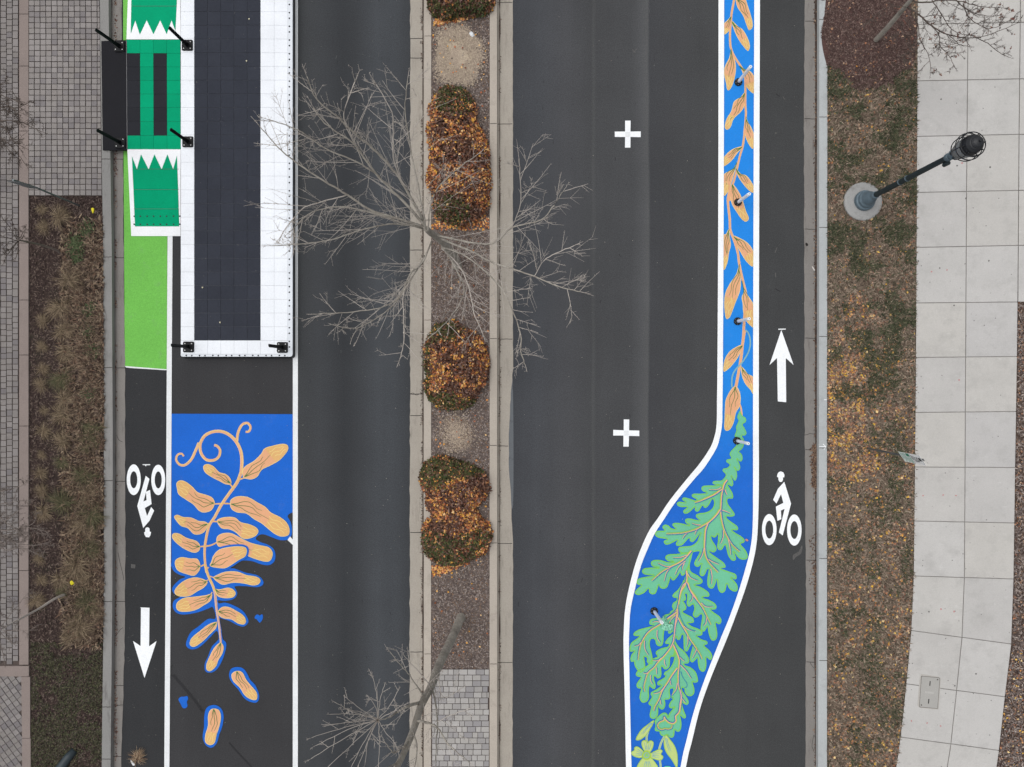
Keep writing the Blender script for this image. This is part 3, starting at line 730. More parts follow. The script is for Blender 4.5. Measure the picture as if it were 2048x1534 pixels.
LB = [
 [(862, 96), (900, 70), (960, 50), (1040, 50), (1110, 75), (1190, 90), (1218, 115), (1205, 145), (1160, 155), (1090, 140), (1010, 135), (940, 150), (900, 135)],
 [(815, 125), (790, 170), (740, 200), (680, 235), (620, 240), (575, 225), (568, 190), (610, 140), (670, 105), (740, 95)],
 [(872, 182), (910, 185), (970, 172), (1010, 185), (1030, 215), (1010, 245), (950, 252), (900, 240), (880, 215)],
 [(850, 220), (840, 270), (790, 305), (730, 340), (660, 355), (600, 350), (578, 320), (590, 280), (640, 250), (720, 240), (800, 230)],
 [(897, 350), (930, 318), (980, 320), (1030, 345), (1085, 380), (1108, 420), (1095, 450), (1050, 445), (1000, 415), (940, 405), (905, 385)],
 [(885, 435), (880, 480), (830, 530), (780, 580), (720, 620), (685, 610), (685, 575), (710, 540), (760, 500), (810, 460), (850, 440)],
 [(918, 590), (938, 620), (930, 670), (900, 720), (880, 770), (840, 805), (810, 795), (810, 750), (835, 690), (860, 640), (890, 605)],
 [(1035, 805), (1080, 815), (1110, 870), (1150, 920), (1190, 970), (1190, 1020), (1150, 1022), (1100, 990), (1060, 930), (1010, 880), (1000, 830)],
 [(865, 1090), (905, 1105), (918, 1160), (905, 1230), (885, 1290), (870, 1350), (835, 1368), (800, 1345), (800, 1290), (820, 1220), (820, 1150), (835, 1105)]]
for q in LB: peanut(tB, q, mural)

# ================================================================== RIGHT MURAL: flowing strip
mur2 = thing('painted_mural', 'long blue street mural of a peanut vine turning into oak leaves, inside white curved borders', 'mural')
oL = [(1437.3, YT), (1437, 0), (1436.5, 400), (1435, 700), (1434, 800), (1433, 850), (1428, 876), (1420, 896), (1400, 926), (1372, 960), (1340, 1000), (1316, 1036), (1299, 1060), (1284, 1092), (1270, 1130), (1257, 1180), (1250, 1220), (1247.5, 1260), (1247, 1300), (1249.5, 1400), (1252, 1534), (1256, 1700), (1259, YB)]
iL = [(1448.7, YT), (1448.4, 0), (1447.5, 400), (1446, 700), (1445, 810), (1444, 850), (1438, 882), (1430, 902), (1400+8, 936), (1387, 960), (1352, 1003), (1327, 1040), (1309, 1068), (1295, 1099), (1282, 1132), (1269, 1182), (1261, 1220), (1258.5, 1262), (1258, 1300), (1260, 1400), (1263, 1534), (1267, 1700), (1270, YB)]
iR = [(1509, YT), (1508.5, 0), (1507, 400), (1506, 800), (1506, 960), (1505.3, 1052), (1500.5, 1098), (1490, 1140), (1477, 1183), (1459, 1234), (1440, 1280), (1408.8, 1360), (1388.5, 1420), (1373, 1480), (1361, 1534), (1334, 1700), (1316, YB)]
oR = [(1520.5, YT), (1520, 0), (1518.5, 400), (1517.6, 800), (1517.8, 960), (1515.8, 1052), (1511.5, 1098), (1502, 1140), (1489, 1183), (1470.6, 1234), (1452, 1282), (1420, 1360), (1399.3, 1420), (1384.5, 1480), (1372, 1534), (1345, 1700), (1327, YB)]
def sp(e): return smooth_path(e, False, 5)
p = Paint(.008); fl = sp([(a[0]-3, a[1]) for a in iL]); fr = sp([(a[0]+3, a[1]) for a in iR]); p.poly(fl+fr[::-1], M['blue_sheen'], 0, False); p.build('blue_field', mur2)
for a, b in ((oL, iL), (iR, oR)):
    p = Paint(.008); q0, q1 = sp(a), sp(b); b0 = len(p.v); z = .008+.0022*12
    for u, v in zip(q0, q1): p.v.append(P(u[0], u[1], z)); p.v.append(P(v[0], v[1], z))
    for i in range(len(q0)-1): p.f.append((2*i, 2*i+2, 2*i+3, 2*i+1)); p.mi.append(p.slot(WHITE))
    p.build('white_border', mur2)
v1 = T(1400, 0, 3.835); v2 = T(1400, 380, 4.79); v3 = T(1400, 660, 4.79)
vs = Paint(.008)
def vst(t, pts, w0, w1): q = t(pts); vs.ribbon(q, w0+.9, M['cream'], 1, w1+.9); vs.ribbon(q, w0, M['peach'], 2, w1)
vst(v1, [(262, -90), (262, -10), (243, 100), (236, 180), (230, 260), (235, 360), (262, 430), (310, 505), (343, 570), (348, 680), (348, 800), (352, 880), (342, 1000), (330, 1110), (305, 1200), (285, 1290)], 3.6, 3.2)
vst(v1, [(285, 1290), (262, 1380), (235, 1460), (225, 1540)], 3, 4.2)
vst(v2, [(270, -70), (283, 0), (267, 100), (285, 280), (290, 380), (330, 490), (362, 600), (375, 700), (395, 800), (440, 985)], 4, 4)
vst(v2, [(440, 985), (432, 1100), (424, 1250), (412, 1460)], 4, 4.4)
vst(v3, [(428, 0), (408, 130), (390, 290), (345, 540)], 4.8, 5)
vst(v3, [(378, 705), (395, 760), (402, 840)], 2.6, 2.4)
vs.ribbon(v3([(438, 0), (470, 45), (482, 130), (460, 220), (400, 315), (340, 380), (308, 450), (305, 550)]), 3, M['gblue'], 4, 3)
vs.build('stem', mur2)
VL = [
 (v1, [(278, -20), (285, 50), (330, 120), (360, 200), (375, 230), (400, 215), (403, 170), (385, 100), (365, 40), (340, -20)]),
 (v1, [(240, 125), (215, 150), (180, 190), (180, 262), (215, 245), (235, 200)]),
 (v1, [(243, 160), (265, 240), (300, 310), (345, 370), (370, 390), (383, 350), (365, 290), (330, 230), (290, 200)]),
 (v1, [(238, 370), (225, 440), (200, 490), (186, 530), (185, 570), (200, 640), (210, 690), (235, 680), (260, 620), (275, 540), (272, 480), (250, 400)]),
 (v1, [(300, 500), (320, 540), (340, 600), (355, 660), (385, 700), (418, 710), (418, 600), (390, 550), (345, 530)]),
 (v1, [(345, 710), (310, 745), (260, 780), (240, 850), (205, 910), (190, 970), (205, 995), (235, 975), (260, 910), (320, 850), (345, 790)]),
 (v1, [(352, 890), (340, 960), (345, 1030), (370, 1100), (408, 1140), (414, 1040), (395, 980), (365, 930)]),
 (v1, [(325, 1125), (270, 1135), (220, 1165), (180, 1215), (180, 1275), (240, 1235), (290, 1170)]),
 (v1, [(285, 1240), (250, 1300), (180, 1345), (180, 1495), (215, 1470), (245, 1390), (265, 1320)]),
 (v1, [(275, 1290), (290, 1350), (330, 1410), (380, 1465), (410, 1475), (408, 1420), (360, 1350), (310, 1330)]),
 (v2, [(305, -60), (290, 0), (300, 120), (350, 210), (400, 280), (440, 303), (468, 270), (440, 200), (410, 100), (380, 30), (340, -30)]),
 (v2, [(280, 370), (250, 420), (224, 455), (224, 755), (262, 700), (278, 600), (295, 530), (285, 450)]),
 (v2, [(320, 440), (345, 520), (390, 600), (440, 680), (500, 735), (512, 690), (512, 590), (460, 510), (390, 465)]),
 (v2, [(380, 700), (350, 800), (290, 890), (245, 980), (232, 1080), (240, 1190), (255, 1235), (290, 1210), (340, 1080), (385, 960), (390, 850)]),
 (v2, [(400, 860), (420, 960), (400, 1030), (410, 1100), (415, 1180), (440, 1250), (490, 1305), (512, 1300), (512, 1110), (480, 1040), (440, 980)]),
 (v3, [(410, 145), (350, 160), (280, 210), (235, 290), (225, 395), (270, 375), (330, 310), (380, 230)]),
 (v3, [(398, 350), (400, 430), (430, 510), (480, 570), (512, 610), (512, 460), (460, 420)]),
 (v3, [(340, 535), (290, 580), (250, 660), (240, 720), (235, 850), (232, 930), (250, 965), (290, 950), (325, 880), (345, 790), (380, 730), (390, 650), (375, 580)])]
for t, q in VL: peanut(t, q, mur2, layer=0)
# ---- oak foliage
a_ = T(1270, 960, 6.392); b_ = T(1340, 1160, 9.5875); c_ = T(1240, 1220, 7.67); d_ = T(1250, 1360, 8.8167)
def oak(name, segs, layer=1, gw=2.4, closed=True):
    q = []
    for t, pts in segs: q += t(pts)
    o = Paint(.008); s = smooth_path(q, True, 4); o.poly(s, M['teal'], layer, False)
    # rim: green ribbon just inside the outline
    ar = sum(s[i][0]*s[(i+1) % len(s)][1]-s[(i+1) % len(s)][0]*s[i][1] for i in range(len(s))); sg = 1 if ar > 0 else -1
    seg = smooth_path(q, False, 4)
    o.ribbon(seg, gw, M['lgreen'], layer+1, off=sg*gw*.42, smooth=False)
    o.build(name, mur2)
oak('oak_leaf', [(v3, [(383, 775), (405, 820), (438, 845), (438, 880), (408, 905), (428, 945), (445, 985), (430, 1010), (400, 1012), (420, 1050), (420, 1100), (400, 1140), (372, 1165), (395, 1185), (408, 1225), (398, 1255), (378, 1257), (352, 1232), (368, 1260), (384, 1305), (378, 1340), (352, 1345), (325, 1310), (345, 1335), (355, 1385), (347, 1430), (328, 1440), (298, 1395), (312, 1440), (318, 1480), (300, 1498), (275, 1470), (262, 1500), (240, 1530), (225, 1530), (205, 1490), (150, 1483), (122, 1468), (128, 1450), (160, 1444), (210, 1440), (248, 1390), (218, 1350), (225, 1328), (262, 1320), (286, 1290), (252, 1262), (262, 1240), (302, 1230), (284, 1190), (302, 1155), (345, 1110), (358, 1070), (350, 1030), (332, 1015), (350, 960), (345, 930), (370, 870), (358, 835), (368, 800)])], layer=3, gw=1.8)
oak('oak_leaf', [(a_, [(1125, 0), (1100, 40), (1050, 68), (930, 70), (870, 78), (850, 105), (865, 140), (920, 165), (850, 175), (760, 175), (728, 190), (735, 215), (790, 250), (770, 262), (700, 240), (640, 225), (608, 232), (612, 260), (650, 287), (570, 278), (538, 295), (545, 325), (590, 345), (668, 348), (625, 385), (618, 410), (640, 430), (690, 415), (768, 345), (765, 380), (785, 402), (815, 395), (850, 340), (868, 325), (885, 352), (915, 350), (950, 310), (988, 242), (1012, 280), (1002, 340), (960, 390), (900, 415), (830, 425), (785, 440), (785, 475), (825, 515), (780, 510), (700, 492), (650, 500), (642, 530), (665, 560), (700, 580), (620, 560), (540, 548), (490, 555), (480, 580), (522, 625), (460, 615), (430, 585), (385, 570), (355, 590), (355, 615), (378, 648), (290, 650), (255, 680), (265, 715), (310, 740), (415, 755), (375, 775), (370, 800), (395, 825), (450, 815), (545, 768), (525, 805), (530, 835), (560, 842), (610, 825), (690, 742), (705, 780), (740, 790), (780, 750), (838, 672), (820, 720), (790, 790), (720, 840), (620, 850), (565, 860), (555, 900), (590, 935), (650, 940), (740, 925), (770, 915), (828, 915), (800, 980), (760, 1050), (765, 1090), (795, 1110), (830, 1095), (852, 1065), (830, 1160), (830, 1210), (860, 1230), (890, 1210), (925, 1140), (943, 1150), (925, 1270), (930, 1350), (960, 1385), (1000, 1380), (1030, 1320), (1045, 1270), (1060, 1380), (1085, 1430), (1115, 1442), (1150, 1420), (1165, 1370), (1175, 1325), (1200, 1380), (1240, 1415), (1290, 1425), (1312, 1395), (1305, 1340), (1260, 1280), (1225, 1248), (1280, 1270), (1300, 1245), (1280, 1200), (1200, 1170), (1092, 1128), (1150, 1120), (1155, 1090), (1120, 1045), (1040, 990), (960, 930), (952, 905), (990, 925), (1025, 915), (1042, 880), (1030, 840), (985, 770), (975, 720), (1010, 735), (1040, 720), (1062, 690), (1060, 790), (1050, 850), (1070, 890), (1110, 890), (1150, 830), (1165, 860), (1190, 960), (1230, 1020), (1265, 1032), (1290, 1010), (1280, 960), (1258, 912), (1330, 1000), (1395, 1018), (1435, 1000), (1438, 950), (1400, 880), (1348, 820), (1390, 800), (1400, 770), (1370, 730), (1290, 680), (1240, 640), (1295, 642), (1318, 625), (1300, 585), (1230, 535), (1180, 495), (1170, 465), (1230, 468), (1268, 455), (1272, 430), (1240, 380), (1190, 310), (1178, 255), (1200, 235), (1240, 238), (1255, 215), (1245, 165), (1215, 115), (1180, 55), (1235, 78), (1252, 50), (1245, 0)])], layer=1)
oak('oak_leaf', [(a_, [(735, 908), (640, 930), (540, 945), (440, 950), (395, 970), (390, 1005), (430, 1040), (500, 1045), (420, 1052), (330, 1025), (240, 1025), (205, 1055), (215, 1095), (260, 1115), (315, 1122), (200, 1120), (120, 1130), (90, 1165), (110, 1200), (170, 1215), (245, 1222), (130, 1240), (50, 1260), (20, 1300), (35, 1335), (82, 1345), (60, 1365), (5, 1420), (5, 1455), (50, 1470), (120, 1440), (172, 1388), (185, 1440), (225, 1462), (265, 1445), (290, 1380), (305, 1342), (320, 1375), (360, 1390), (410, 1370), (440, 1290), (455, 1245), (470, 1275), (495, 1282), (530, 1250), (578, 1182), (590, 1215), (620, 1220), (650, 1180), (700, 1080)])], layer=4)
oak('oak_leaf', [(a_, [(740, 915), (712, 1000), (700, 1100), (715, 1170), (800, 1220), (855, 1270), (862, 1305), (830, 1330), (768, 1338)]), (b_, [(480, 100), (600, 140), (720, 220), (755, 280), (735, 318), (680, 320), (625, 332), (640, 350), (740, 380), (850, 440), (890, 500), (880, 550), (830, 568), (775, 565), (850, 630), (950, 700), (985, 770), (970, 830), (930, 845), (878, 820), (880, 870), (905, 1000), (900, 1100), (865, 1150), (820, 1162), (780, 1130), (745, 1040), (725, 920), (712, 900), (690, 940), (655, 985), (610, 980), (588, 930), (600, 820), (620, 720), (612, 660), (580, 660), (540, 700), (490, 720), (445, 690), (440, 640), (468, 560), (455, 480), (435, 465), (380, 505), (345, 500), (320, 450), (328, 380), (332, 300), (318, 262), (290, 265), (290, 290), (305, 330), (300, 380), (255, 405), (270, 430), (310, 500), (305, 560), (242, 608), (330, 665), (420, 710), (455, 760), (450, 810), (400, 825), (338, 825), (350, 840), (420, 890), (530, 930), (600, 970), (622, 1010), (600, 1060), (510, 1070)]), (c_, [(1175, 400), (1250, 450), (1330, 480), (1340, 520), (1292, 548), (1370, 620), (1415, 700), (1400, 760), (1370, 760), (1325, 728), (1325, 850), (1300, 930), (1260, 945), (1215, 900), (1195, 800), (1190, 732), (1170, 750), (1120, 800), (1085, 790), (1072, 740), (1090, 650), (1115, 560), (1108, 512), (1070, 560), (1035, 630), (1000, 630), (980, 590), (975, 470), (973, 382), (945, 385), (925, 440), (895, 460), (870, 440), (865, 400), (840, 470), (820, 420), (810, 330), (780, 358), (740, 350), (760, 250), (800, 100)]), (b_, [(0, 760), (0, 620), (60, 570), (40, 510), (60, 440), (120, 400), (135, 350), (70, 335), (48, 300), (80, 250), (150, 190), (200, 120), (270, 0)]), (a_, [(625, 1300), (660, 1160), (700, 1010)])], layer=3)
oak('oak_leaf', [(c_, [(865, 20), (770, 55), (690, 75), (640, 125), (560, 125), (480, 140), (452, 180), (460, 220), (520, 240), (400, 270), (280, 305), (215, 350), (212, 390), (260, 400), (298, 408), (200, 480), (160, 530), (147, 600), (165, 640), (222, 630), (180, 680), (160, 750), (175, 795), (215, 790), (225, 850), (265, 920), (320, 960), (380, 900), (385, 820), (370, 740), (382, 715), (418, 742), (412, 790), (440, 822), (495, 830), (500, 760), (490, 680), (470, 600), (455, 530), (465, 460), (500, 440), (540, 460), (555, 520), (590, 552), (640, 545), (665, 480), (670, 380), (690, 300), (780, 200)])], layer=5)
oak('oak_leaf', [(c_, [(820, 370), (740, 430), (695, 490), (705, 518), (752, 522), (730, 562), (630, 590), (560, 630), (550, 670), (578, 712), (520, 740), (470, 780), (440, 830), (380, 880), (290, 920), (250, 960), (248, 1005), (290, 1025), (322, 1032), (290, 1080), (255, 1140), (265, 1190), (310, 1205), (328, 1202), (310, 1270), (300, 1350), (330, 1410), (370, 1422), (420, 1395), (445, 1330), (440, 1240), (452, 1168), (480, 1190), (520, 1210), (545, 1180), (540, 1120), (520, 1050), (532, 1012), (580, 1050), (620, 1030), (635, 980), (630, 900), (642, 862), (680, 905), (720, 905), (755, 870), (765, 800), (768, 740), (792, 712), (825, 714), (850, 600), (850, 480)])], layer=6)
oak('oak_leaf', [(c_, [(845, 460), (860, 500), (900, 560), (990, 640), (1050, 730), (1060, 790), (1035, 820), (985, 822), (1000, 850), (1080, 880), (1160, 950), (1195, 1060), (1185, 1105), (1140, 1115), (1112, 1105), (1140, 1210), (1135, 1280), (1090, 1320), (1030, 1310), (995, 1260), (990, 1210), (950, 1190), (955, 1240), (990, 1290), (1045, 1380), (1050, 1430), (1025, 1455), (985, 1440), (958, 1422)]), (d_, [(1010, 430), (1018, 480), (1050, 570), (1075, 640), (1055, 675), (1020, 665), (980, 625), (975, 650), (995, 760), (985, 860), (950, 908), (900, 900), (878, 875), (865, 980), (830, 1015), (780, 1005), (745, 970), (700, 985), (650, 985), (615, 945), (608, 908), (545, 900), (525, 870), (540, 800), (525, 735), (545, 690), (620, 610), (690, 575), (740, 595), (765, 660), (770, 610), (820, 540), (878, 470), (840, 500), (790, 490), (775, 450), (800, 390), (852, 325), (818, 322), (830, 260), (848, 200), (852, 150), (812, 150), (790, 170), (790, 230), (800, 300), (780, 335), (740, 345), (700, 347), (710, 400), (705, 460), (680, 510), (640, 518), (605, 490), (583, 462), (585, 530), (580, 610), (550, 665), (500, 685), (450, 665), (435, 610), (455, 520), (463, 462), (430, 440), (415, 410), (440, 360), (475, 300), (455, 260), (460, 220), (500, 195), (580, 150), (640, 95), (580, 90), (570, 50)]), (c_, [(590, 1090), (660, 1050), (700, 1010), (675, 990), (690, 950), (740, 920), (800, 840), (832, 740), (838, 600)])], layer=4)
# veins
vn = Paint(.030)
def vein(t, pts, w=2.2, side=1, major=True, blue=True, peach=True):
    q = t(pts)
    if major: vn.ribbon(q, w*1.0, M['ygreen'], 0, w*.55, off=-side*w*.75)
    if peach: vn.ribbon(q, w, M['salmon'], 1, w*.4)
    if blue: vn.ribbon(q, w*.62, M['vblue'], 1, w*.42, off=side*w*.85)
for q, s in (([(1180, 0), (1140, 60), (1112, 180), (1100, 330), (1098, 420), (1120, 560), (1160, 680), (1240, 820), (1340, 915)], -1), ([(1110, 120), (1010, 190), (900, 240), (830, 270), (765, 290)], -1),
             ([(1088, 380), (1040, 450), (960, 530), (880, 580), (760, 640), (600, 680), (400, 690)], -1), ([(940, 540), (905, 640), (895, 760), (893, 880), (910, 980), (960, 1070), (1065, 1178)], -1),
             ([(722, 905), (650, 990), (580, 1050), (460, 1110), (340, 1180), (215, 1290)], -1), ([(655, 1160), (662, 1260), (640, 1340), (590, 1420), (562, 1534)], 1), ([(665, 1310), (700, 1400), (760, 1480), (790, 1525)], 1)): vein(a_, q, 2.3, s)
for q, s in (([(1115, 385), (1160, 400), (1220, 425)], 1), ([(1150, 120), (1165, 165), (1180, 190)], 1), ([(1100, 95), (1050, 122), (945, 122)], -1), ([(840, 575), (790, 572), (730, 552)], -1), ([(1130, 640), (1128, 730), (1095, 815)], 1), ([(1195, 760), (1215, 870), (1225, 960)], -1),
             ([(885, 870), (860, 960), (815, 1040)], 1), ([(930, 1010), (1000, 1050), (1075, 1080)], -1), ([(968, 1135), (985, 1230), (978, 1330)], 1), ([(665, 680), (640, 700), (605, 750)], -1), ([(800, 630), (775, 660), (765, 695)], -1), ([(660, 960), (580, 988), (485, 990)], -1), ([(480, 1100), (400, 1105), (295, 1062)], -1),
             ([(645, 1035), (560, 1110), (510, 1210)], -1), ([(630, 1060), (610, 1110), (612, 1155)], 1), ([(450, 1120), (400, 1190), (372, 1295)], -1), ([(670, 1195), (710, 1250), (800, 1290)], -1)): vein(a_, q, 1.9, s, False)
for q, s in (([(290, 60), (240, 120), (195, 250), (170, 400), (130, 560), (60, 640), (-60, 740)], 1), ([(150, 560), (145, 720), (100, 880), (80, 1050), (60, 1200), (-10, 1300)], -1), ([(340, 60), (380, 180), (440, 290), (550, 430), (640, 560), (705, 700), (780, 860)], 1),
             ([(150, 720), (220, 850), (320, 1020), (370, 1120), (480, 1280), (570, 1420), (612, 1520)], 1)): vein(b_, q, 2.0, s)
for q, s in (([(440, 290), (430, 360), (390, 420)], 1), ([(600, 440), (690, 515), (820, 512)], -1), ([(705, 720), (690, 820), (645, 885)], 1), ([(335, 1080), (345, 1180), (318, 1275)], -1), ([(510, 1330), (480, 1400), (430, 1495)], -1), ([(260, 880), (350, 950), (490, 990)], -1), ([(180, 470), (190, 620), (260, 800), (350, 920), (480, 975)], 1)): vein(b_, q, 1.7, s, False, peach=q[0][1] != 470)
for q, s in (([(870, 30), (760, 110), (600, 225), (480, 300), (390, 390), (320, 520), (290, 640), (275, 770)], 1), ([(870, 60), (850, 200), (830, 400), (812, 500), (760, 600), (670, 710), (580, 800), (520, 880), (430, 960), (390, 1070), (365, 1180), (378, 1255)], 1), ([(818, 530), (880, 670), (910, 760), (908, 850), (895, 1000), (900, 1150), (930, 1280), (940, 1400), (920, 1534)], -1),
             ([(880, 890), (800, 1000), (740, 1100), (650, 1240), (600, 1370), (535, 1490), (520, 1550)], -1)): vein(c_, q, 2.1, s)
for q, s in (([(605, 188), (560, 175), (500, 190)], 1), ([(570, 310), (570, 420), (618, 500)], -1), ([(375, 470), (380, 590), (435, 695)], -1), ([(320, 500), (285, 540), (220, 555)], 1), ([(850, 80), (790, 140), (755, 205)], -1), ([(640, 735), (580, 775), (500, 775)], 1), ([(430, 960), (400, 975), (355, 965)], 1), ([(555, 880), (560, 940), (562, 985)], -1),
             ([(468, 1000), (470, 1080), (500, 1140)], -1), ([(680, 760), (685, 820), (705, 865)], -1), ([(918, 725), (950, 760), (990, 785)], -1), ([(920, 840), (1010, 930), (1092, 1055)], -1), ([(930, 1320), (960, 1370), (1005, 1425)], -1), ([(880, 1120), (860, 1220), (795, 1305)], -1), ([(690, 1170), (610, 1260), (515, 1285)], 1), ([(770, 1085), (772, 1120), (785, 1155)], -1), ([(612, 1370), (620, 1410), (632, 1455)], -1)): vein(c_, q, 1.8, s, False)
vein(c_, [(945, 940), (970, 1020), (1035, 1120), (1035, 1185), (990, 1210)], 1.8, 1, False, peach=False)
vein(d_, [(975, 170), (992, 300), (972, 420), (955, 560), (890, 640), (898, 720), (850, 765), (780, 750), (720, 700), (690, 650), (682, 710), (620, 735), (575, 790), (592, 850), (650, 878), (700, 862), (770, 868), (822, 845), (832, 795)], 2.1, 1)
# tiny fallen leaf of paint tone on the blue
vn.build('leaf_veins', mur2)
# ---- flower and lance leaves
fw = Paint(.016)
def lance(pts, ax):
    q = smooth_path(d_(pts), True, 5); fw.poly(q, M['lemon'], 0, False); fw.ribbon(q, 1.5, M['ygreen'], 1, off=0, smooth=False, closed=True)
    for o in (-14, 12): fw.ribbon(d_([(x+o, y) for x, y in ax]), 1.9, M['gblue'], 2, .5)
lance([(505, 715), (400, 790), (310, 860), (240, 950), (195, 1050), (260, 1052), (340, 1000), (400, 940), (440, 860), (480, 790)], [(470, 760), (380, 860), (300, 960)])
lance([(720, 975), (790, 1050), (870, 1160), (915, 1290), (925, 1420), (918, 1534), (900, 1530), (830, 1410), (740, 1290), (695, 1180), (690, 1060)], [(725, 1030), (750, 1130), (800, 1260)])
for q, w0 in (([(405, 920), (382, 1000), (385, 1110)], 4), ([(700, 985), (640, 1100), (600, 1225)], 4), ([(612, 1400), (625, 1480), (632, 1600)], 4), ([(390, 1500), (392, 1640)], 4)): fw.ribbon(d_(q), w0, M['lemon'], 0); fw.ribbon(d_(q), 1, M['gblue'], 1)
for q in ([(400, 1300), (330, 1230), (295, 1130), (308, 1078), (350, 1066), (388, 1085), (400, 1112), (425, 1080), (465, 1073), (498, 1102), (490, 1180), (450, 1260)],
          [(390, 1345), (330, 1270), (270, 1208), (210, 1176), (168, 1195), (166, 1240), (118, 1270), (130, 1322), (190, 1356), (260, 1370), (340, 1352)],
          [(430, 1330), (450, 1300), (520, 1260), (590, 1230), (645, 1235), (655, 1265), (630, 1308), (668, 1350), (650, 1400), (590, 1412), (500, 1385), (450, 1362)],
          [(395, 1360), (310, 1380), (250, 1460), (212, 1534), (215, 1620), (290, 1660), (370, 1610), (400, 1580), (440, 1620), (520, 1660), (590, 1610), (580, 1534), (510, 1430), (450, 1370)]):
    s = smooth_path(d_(q), True, 5); fw.poly(s, M['lemon'], 2, False); fw.ribbon(s, 1.3, M['ygreen'], 3, smooth=False, closed=True)
    x0, y0 = d_([(390, 1325)])[0]; cx = sum(a for a, b in s)/len(s); cy = sum(b for a, b in s)/len(s)
    for k in (-.28, -.1, .1, .28):
        dx, dy = cx-x0, cy-y0; rx, ry = dx*math.cos(k)-dy*math.sin(k), dx*math.sin(k)+dy*math.cos(k)
        fw.ribbon([(x0+rx*.55, y0+ry*.55), (x0+rx*.9, y0+ry*.9), (x0+rx*1.25, y0+ry*1.25)], 1.4, M['gblue'], 4, .5)
x0, y0 = d_([(380, 1328)])[0]; fw.dot(x0, y0, 9.5, M['ygreen'], 5); fw.dot(x0, y0, 6, M['gblue'], 6); fw.dot(x0, y0, 4.3, M['ygreen'], 7); fw.dot(x0+.5, y0, 2, M['teal'], 8)
fw.poly(d_([(690, 1534), (730, 1518), (775, 1518), (810, 1534), (830, 1620), (760, 1680), (690, 1640)]), M['teal'], 3)
fw.build('flower', mur2)
#@@ENDM
# ================================================================== BUS BOARDING PLATFORM
ZP = .25
plat = thing('boarding_platform', 'modular white and charcoal bus boarding platform with green bicycle ramps beside the left kerb', 'platform')
T_WHITE = m_paint('white_deck', A(240, 244, 250, .90), .3, .6)
def m_rubber(name, c_, v=.2):
    q = NM(name, .88, .1); col = q.mix(1.0, c_, q.ramp(q.geo.outputs['Random Per Island'], [(0, q.g(.94)), (1, q.g(1.06))]), 'MULTIPLY')
    col = q.vary(col, 30, 1-v, 1+v, detail=4, rough=.8); col = q.vary(col, 1.5, .94, 1.06)
    col = q.mix(q.ramp(q.noise(30, 4, rough=.9), [(.76, q.g(0)), (.82, q.g(.2))]), col, A(150, 150, 150))
    q.bump(q.noise(55, 3), .35, .004); return q.done(col)
T_DARK = m_rubber('charcoal_deck', A(56, 59, 68)); T_BLACK = m_rubber('black_deck', A(44, 45, 50), .12); T_GREEN = m_rubber('green_deck', A(0, 160, 114), .1)
SEAM = m_plain('deck_seam', A(96, 98, 104), .9); SKIRT = m_plain('black_rail', A(30, 32, 38), .6, .4)
xs = [361.5, 388.5, 415, 441.5, 468, 494.5, 521, 548.3, 575]; yrow = [708]
while yrow[-1] > YT: yrow.append(yrow[-1]-27.4 if len(yrow) > 1 else 680.8)
def tiles(cells, mat, name, z=ZP, g=.45, zf=None):
    parts = []
    for (x0, y0, x1, y1) in cells: parts.append(prism([(x0+g, y0+g), (x1-g, y0+g), (x1-g, y1-g), (x0+g, y1-g)], z-.03, zf or z))
    V, Fc = join(parts); return mesh_obj(name, V, Fc, mat, parent=plat)
wc, dc = [], []
for r in range(len(yrow)-1):
    for k in range(8):
        cell = (xs[k], yrow[r+1], xs[k+1], yrow[r]); (dc if 1 <= k <= 5 and r > 0 else wc).append(cell)
tiles(wc, T_WHITE, 'white_deck', g=.17); tiles(dc, T_DARK, 'charcoal_deck', g=.35)
V, Fc = prism([(361.6, YT), (575, YT), (575, 708), (361.6, 708)], .02, ZP-.012); mesh_obj('deck_frame', V, Fc, SEAM, parent=plat)
# white nosing strip with rounded corner, then the black rail under it
nose = [(575, YT), (585, YT), (585, 706)]+[(579.5+5.5*math.cos(a), 707.8+5.5*math.sin(a)) for a in np.linspace(0, math.pi/2, 6)]+[(364.5, 713.3), (362.3, 712.2), (361.4, 710), (361.4, 708.2), (575, 708.2)]
V, Fc = prism(nose, .20, ZP-.001); mesh_obj('nosing', V, Fc, m_paint('white_nosing', A(226, 231, 238), .15, .6), parent=plat)
Vr = [P(585.3, YT, .20), P(585.3, 706, .20)]+[P(579.5+5.8*math.cos(a), 707.8+5.8*math.sin(a), .20) for a in np.linspace(0, math.pi/2, 6)]+[P(364, 713.6, .2), P(361, 711, .2), P(361, YT, .2)]
n = len(Vr); lowr = []
for k, v in enumerate(Vr):
    o = .045 if 1 < k < 9 else (.012 if k <= 1 else 0)
    lowr.append((v[0]+(.012 if k < 8 else 0), v[1]-(.035 if 2 < k < 9 else 0), .0))
V = Vr+lowr; Fc = [tuple(range(n))]+[(i, n+i, n+(i+1) % n, (i+1) % n) for i in range(n)]; mesh_obj('side_rail', V, Fc, SKIRT, parent=plat)
